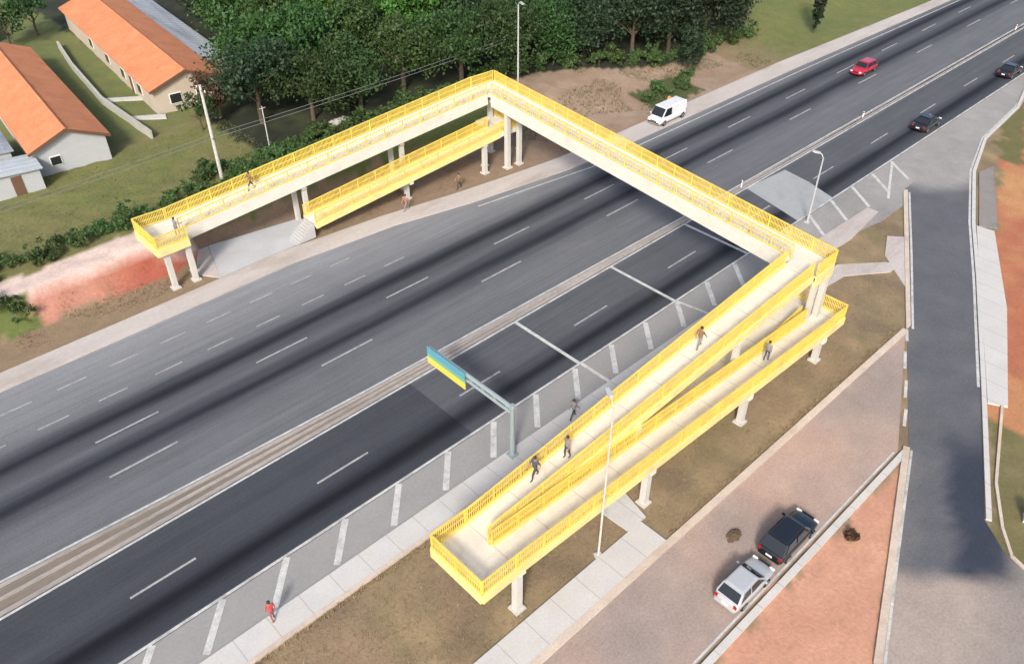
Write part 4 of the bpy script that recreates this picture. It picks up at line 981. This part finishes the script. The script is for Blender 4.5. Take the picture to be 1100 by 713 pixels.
def car(loc, rz, paint, label, L=4.25, W=1.75, H=1.5, kind='hatch', group=None, cat='car', name='parked_car'):
    t = empty(name, loc, rz, label, cat, group); hw = W / 2; b0 = .24
    belt = .92 if kind != 'van' else 1.02
    f, r = L / 2, -L / 2
    if kind == 'hatch': gx = [f - 1.0, f - 1.75, r + .62, r + .12]
    elif kind == 'sedan': gx = [f - 1.15, f - 1.95, r + 1.25, r + .65]
    else: gx = [f - .45, f - 1.15, r + .10, r + .03]
    def hs(w, z1): return [(w * .80, b0), (w * .97, b0 + .12), (w, .55), (w * .985, z1 - .12), (w * .90, z1)]
    if kind == 'van': hood = [(f, .92, .62), (f - .05, .96, .80), (f - .45, 1, 1.0)]
    else: hood = [(f, .80, .60), (f - .12, .90, .72), (f - 1.0, .985, .90)]
    secs = [(x, hs(hw * k, z)) for x, k, z in hood] + [(0, hs(hw, belt)), (r + .5, hs(hw * .985, belt)), (r + .1, hs(hw * .93, belt - .02)), (r, hs(hw * .86, belt - .14))]
    body = loft(secs).build('body', paint, t, .0, True)
    m_ = body.modifiers.new('s', 'SUBSURF'); m_.levels = m_.render_levels = 1
    # greenhouse with separate glazing
    tw = hw * .76 if kind != 'van' else hw * .86; bw = hw * .93
    gb = MB()
    a, b_, c, d = gx
    gb.hexa([(d, -bw, belt - .06), (a, -bw * .95, belt - .06), (a, bw * .95, belt - .06), (d, bw, belt - .06), (c, -tw, H - .05), (b_, -tw * .96, H - .05), (b_, tw * .96, H - .05), (c, tw, H - .05)])
    gb.build('cabin', paint, t, .05)
    rb = MB(); rb.hexa([(c - .04, -tw * .98, H - .06), (b_ + .06, -tw * .95, H - .06), (b_ + .06, tw * .95, H - .06), (c - .04, tw * .98, H - .06), (c + .12, -tw * .86, H), (b_ - .1, -tw * .84, H), (b_ - .1, tw * .84, H), (c + .12, tw * .86, H)])
    rb.build('roof', paint, t, .03)
    zb, zt = belt + .02, H - .11
    def pt(x0, x1, y0, y1, q): return lambda u: None
    def quad(p, n, name):
        mbq = MB(); n = Vector(n).normalized() * .012; p = [Vector(i) for i in p]
        mbq.hexa([i + n * .2 for i in p] + [i + n * 1.6 for i in p]); mbq.build(name, M['glass'], t)
    def tt(z): return (z - (belt - .06)) / (H - .05 - belt + .06)
    def fx(z): return lerp(a, b_, tt(z))
    def rx(z): return lerp(d, c, tt(z))
    def wy(z): return lerp(bw * .96, tw * .97, tt(z))
    nf = Vector((H - belt, 0, a - b_)); nr = Vector((-(H - belt), 0, c - d))
    quad([(fx(zb), -wy(zb) * .92, zb), (fx(zb), wy(zb) * .92, zb), (fx(zt), wy(zt) * .93, zt), (fx(zt), -wy(zt) * .93, zt)], nf, 'windscreen')
    if kind != 'van':
        quad([(rx(zb), wy(zb) * .9, zb), (rx(zb), -wy(zb) * .9, zb), (rx(zt), -wy(zt) * .9, zt), (rx(zt), wy(zt) * .9, zt)], nr, 'rear_window')
    for s in (1, -1):
        ns = Vector((0, s * (H - belt), (bw - tw)))
        spans = [(fx, -.16, 0.05), (rx, .22, -.06)]
        mid = (b_ + c) / 2 if kind != 'van' else b_ - 1.0
        ends = [(lambda z: mid + .05, lambda z: fx(z) - .14)] + ([(lambda z: rx(z) + .2, lambda z: mid - .05)] if kind != 'van' else [])
        for x0f, x1f in ends:
            p = [(x0f(zb), s * (wy(zb) + .035), zb), (x1f(zb), s * (wy(zb) + .01), zb), (x1f(zt), s * (wy(zt) + .01), zt), (x0f(zt), s * (wy(zt) + .03), zt)]
            quad(p if s < 0 else p[::-1], ns, 'side_window')
        mbm = MB(); mbm.box((fx(zb) - .25, s * (hw + .07), belt + .06), (.12, .2, .13)); mbm.build('mirror', paint, t, .03)
        mbh = MB(); mbh.box((f - .07 if kind != 'van' else f - .02, s * hw * .66, .62), (.14, .32, .14)); mbh.build('headlight', M['lampglass'], t, .03)
        mbh = MB(); mbh.box((r + .03, s * hw * .74, .78), (.08, .2, .22)); mbh.build('tail_light', M['redlamp'], t, .02)
        for wx in (f - .85, r + .8):
            ty, ri = lathe_wheel(.31 if kind != 'van' else .35, .2)
            w_ = ty.build('wheel', M['tyre'], t, .03); w_.location = (wx, s * (hw - .10), .31 if kind != 'van' else .35)
            ri.build('rim', M['rim'], w_)
    for x in (f - .02, r + .02):
        mbb = MB(); mbb.box((x, 0, .42), (.12, W * .8, .16)); mbb.build('bumper', M['black_trim'] if kind == 'van' else paint, t, .04)
    mbb = MB(); mbb.box((f + .015, 0, .60), (.05, W * .42, .12)); mbb.build('grille', M['black_trim'], t, .01)
    mbb = MB(); mbb.box((r - .01, 0, .60), (.03, .4, .13)); mbb.build('number_plate', M['plate_white'], t)
    return t
car((33.0, 11.25, .012), 0, M['car_black'], 'black car parked by the red soil island in front of the white one', 4.25, 1.75, 1.6, 'hatch')
car((28.35, 11.15, .012), 0, M['car_silver'], 'silver white car parked by the red soil island behind the black one', 3.85, 1.66, 1.48, 'hatch')
car((75.0, 53.35, .12), math.pi, M['car_white'], 'white van stopped on the shoulder beyond the bridge', 5.0, 1.95, 1.98, 'van', cat='van', name='van')
car((105.3, 45.2, .02), math.pi, M['car_red'], 'red car driving in the far carriageway', 4.3, 1.8, 1.5, 'hatch', name='moving_car')
car((94.9, 32.0, .02), 0, M['car_black'], 'black car driving away in the near carriageway, nearer one to the bridge', 4.4, 1.8, 1.48, 'sedan', name='moving_car')
car((118.2, 31.9, .02), 0, M['car_black'], 'black car driving away in the near carriageway, close to the right edge', 4.4, 1.8, 1.48, 'sedan', name='moving_car')

# ------------------------------------------------------------------ people
def person_mesh(stride):
    """one continuous walking figure, 1.7 m, facing +x; slots: skin, shirt, trousers, shoes"""
    V = []; E = []; Rr = []
    def v(p, r): V.append(p); Rr.append(r); return len(V) - 1
    pelvis = v((0, 0, .92), (.15, .12)); waist = v((0, 0, 1.08), (.14, .105)); chest = v((.01, 0, 1.30), (.165, .115)); neck = v((.015, 0, 1.46), (.06, .06)); hd = v((.03, 0, 1.53), (.075, .08)); top = v((.03, 0, 1.66), (.075, .085))
    E += [(pelvis, waist), (waist, chest), (chest, neck), (neck, hd), (hd, top)]
    for s in (1, -1):
        k = stride * s
        sh = v((.0, s * .18, 1.39), (.065, .065)); el = v((-.16 * k - .02, s * .24, 1.12), (.045, .045)); wr = v((-.26 * k + .08, s * .23, .90), (.032, .032)); hn = v((-.28 * k + .10, s * .225, .83), (.036, .022))
        E += [(chest, sh), (sh, el), (el, wr), (wr, hn)]
        hp = v((0, s * .09, .88), (.09, .09)); kn = v((.22 * k + .03, s * .095, .48), (.062, .062)); an = v((.34 * k - .06, s * .095, .09), (.042, .042)); toe = v((.34 * k + .10, s * .10, .04), (.045, .032))
        E += [(pelvis, hp), (hp, kn), (kn, an), (an, toe)]
    me = bpy.data.meshes.new('person'); me.from_pydata(V, E, [])
    o = bpy.data.objects.new('tmp', me); C.objects.link(o)
    md = o.modifiers.new('k', 'SKIN')
    for i, sv in enumerate(me.skin_vertices[0].data): sv.radius = Rr[i]; sv.use_root = (i == 0)
    o.modifiers.new('u', 'SUBSURF').levels = 1
    dg = bpy.context.evaluated_depsgraph_get(); m2 = bpy.data.meshes.new_from_object(o.evaluated_get(dg))
    bpy.data.objects.remove(o)
    m2.materials.clear()
    for k in range(4): m2.materials.append(M['skin'])
    # fingers, nose, ears, eyes folded into the same mesh
    mb = MB()
    for s in (1, -1):
        k = stride * s; hx, hy = -.29 * k + .105, s * .225
        for j, (dx, ln) in enumerate(((-.03, .06), (-.01, .075), (.01, .08), (.03, .07))):
            mb.tube([(hx + dx, hy, .83), (hx + dx + .005, hy - s * .006, .80 - ln * .3), (hx + dx + .008, hy - s * .018, .80 - ln)], [.010, .009, .007], 5)
        mb.tube([(hx + .02, hy - s * .01, .86), (hx + .055, hy - s * .02, .82), (hx + .058, hy - s * .025, .785)], [.012, .010, .008], 5)
        mb.tube([(.03, s * .078, 1.57), (.03, s * .098, 1.60), (.025, s * .094, 1.63)], [.012, .02, .012], 5)
        mb.tube([(.10, s * .032, 1.60), (.116, s * .032, 1.60)], [.014, .006], 6)
    mb.tube([(.10, 0, 1.61), (.135, 0, 1.57), (.11, 0, 1.56)], [.010, .018, .012], 6)
    mb.tube([(.108, -.028, 1.525), (.116, 0, 1.523), (.108, .028, 1.525)], [.006, .010, .006], 5)
    bm = bmesh.new(); bm.from_mesh(m2)
    tmp = mb.mesh('extra', None); bm.from_mesh(tmp); bm.to_mesh(m2); bm.free(); bpy.data.meshes.remove(tmp)
    for p in m2.polygons:
        c = p.center; p.use_smooth = True
        arm = abs(c.y) > .19
        if c.z > 1.45: p.material_index = 0
        elif c.z < .075: p.material_index = 3
        elif c.z < .93 and not (arm and c.z > .72): p.material_index = 2
        elif arm and c.z < 1.13: p.material_index = 0
        else: p.material_index = 1
    return m2
M['skin'] = plain('skin', (0.30, 0.17, 0.11), .6)
PM = [person_mesh(1.0), person_mesh(-.35)]
hm = MB()
hm.tube([(.0, 0, 1.58), (.005, 0, 1.64), (.015, 0, 1.70), (.02, 0, 1.745)], [.088, .100, .088, .03], 12)
hair_me = hm.mesh('hair', None); hair_me.materials.append(M['black_trim'])
for p in hair_me.polygons: p.use_smooth = True
cloth = {}
def cm(c):
    if c not in cloth: cloth[c] = plain('cloth %d' % len(cloth), c, .85)
    return cloth[c]
def person(x, y, z, rz, shirt, trous, label, pose=0, s=1.0):
    o = link('person', PM[pose]); o.location = (x, y, z); o.rotation_euler = (0, 0, rz); o.scale = (s, s, s)
    for i, mt in enumerate((M['skin'], cm(shirt), cm(trous), M['black_trim'])):
        o.material_slots[i].link = 'OBJECT'; o.material_slots[i].material = mt
    link('hair', hair_me, o)
    return tag(o, label, 'person', 'people around the footbridge')
BLK = (.05, .05, .055); GRY = (.20, .21, .22); NAVY = (.05, .07, .13); BRN = (.20, .12, .08)
person(22.6, 22.05, z1s(22.6) + .005, R(180), NAVY, BLK, 'person in navy top walking down the roadside ramp, lower of the two', 0)
person(24.9, 21.75, z1s(24.9) + .005, R(175), GRY, BLK, 'person in grey top walking down the roadside ramp just above another walker', 1)
person(37.2, 21.8, z1s(37.2) + .005, R(0), BRN, GRY, 'person in brown top alone halfway up the roadside ramp', 0)
person(42.9, 19.8, z2s(42.9) + .005, R(5), GRY, NAVY, 'person in grey top on the outer south ramp near its upper right end', 1)
person(31.2, 22.0, .38, R(180), (.10, .09, .03), BLK, 'person in olive top at the foot of the lowest south ramp', 0)
person(20.2, 61.3, zn1 + .005, R(200), GRY, GRY, 'person in grey clothes on the west landing of the north ramp', 1)
person(28.0, 62.9, zn(28.0) + .005, R(178), BRN, BLK, 'person in brown top walking along the upper north ramp', 0)
person(47.0, 58.0 - .6, 0, R(180), BRN, BLK, 'person in brown top walking on the soil under the north ramp', 0)
person(8.2, 27.4, .13, R(90), (.45, .06, .07), (.30, .10, .10), 'person in red clothes on the pale footpath near the bottom edge', 1)
person(31.3, 27.0, .13, R(0), GRY, BLK, 'person in dark grey top on the footpath beside the gantry post', 0)
person(77.9, 55.4, .02, R(250), (.75, .28, .03), (.55, .45, .12), 'person in orange vest standing beside the white van', 1)
person(40.4, 57.4, .13, R(180), (.35, .16, .12), GRY, 'person in faded pink top walking on the north kerb', 0)

# loose things on the street and the red island
def heap(x, y, s, mat, label, seed):
    bm = bmesh.new(); bmesh.ops.create_icosphere(bm, subdivisions=3, radius=s)
    for v in bm.verts:
        v.co += v.normal * .45 * s * noise.noise(v.co * (2.2 / s) + Vector((seed, 0, 0))); v.co.z *= .45
    me4 = bpy.data.meshes.new('rubble'); bm.to_mesh(me4); bm.free(); me4.materials.append(mat)
    o = link('rubble_heap', me4); o.location = (x, y, .08); o.scale = (1.3, .8, 1); return tag(o, label, 'rubble')
heap(31.0, 13.6, .42, M['rubble'], 'dark clod of rubble lying on the dusty street left of the black car', 3)
tf = empty('grass_clump', (36.0, 8.75, 0), 0, 'dry brown grass clump on the red soil island below the black car', 'plant')
me5 = crown_mesh('blades', .5, .5, .4, .3, 16, 24, .3, M['leaf_brown'], 60, .0); link('blades', me5, tf)
mb = MB(); mb.tube([(0, 0, -.05), (0, 0, .35)], [.08, .03], 6); mb.build('stem', M['bark'], tf)

# ------------------------------------------------------------------ camera, light, world
cam = bpy.data.cameras.new('Camera'); co = bpy.data.objects.new('Camera', cam); C.objects.link(co); S.camera = co
cam.sensor_fit = 'HORIZONTAL'; cam.sensor_width = 36; cam.lens = 890 / 1100 * 36; cam.clip_start = .5; cam.clip_end = 5000
az = R(46.6)   # angle between the viewing direction and the road
view = Vector((math.cos(az), math.sin(az), 0)) * math.cos(R(38.2)) + Vector((0, 0, -math.sin(R(38.2))))
co.location = (0, 0, 40); co.rotation_euler = view.to_track_quat('-Z', 'Y').to_euler()

EL = R(36); sh = Vector((.80, .60, 0)).normalized()   # shadows run along sh
sd = -(sh * math.cos(EL)) + Vector((0, 0, math.sin(EL)))
sun = bpy.data.lights.new('Sun', 'SUN'); sun.energy = 2.75; sun.angle = R(10); sun.color = (1, .95, .87)
so = bpy.data.objects.new('Sun', sun); C.objects.link(so); so.rotation_euler = (-sd).to_track_quat('-Z', 'Y').to_euler()
w = bpy.data.worlds.new('World'); S.world = w; w.use_nodes = True
nt = w.node_tree; bg = nt.nodes['Background']
sk = nt.nodes.new('ShaderNodeTexSky'); sk.sky_type = 'NISHITA'; sk.sun_disc = False
sk.sun_elevation = EL; sk.sun_rotation = math.atan2(sd.x, sd.y); sk.dust_density = 4.0; sk.air_density = 1.0
nt.links.new(sk.outputs[0], bg.inputs['Color']); bg.inputs['Strength'].default_value = .15
S.view_settings.view_transform = 'Standard'; S.view_settings.look = 'None'; S.view_settings.exposure = .42; S.view_settings.gamma = 1
S.view_settings.use_curve_mapping = False
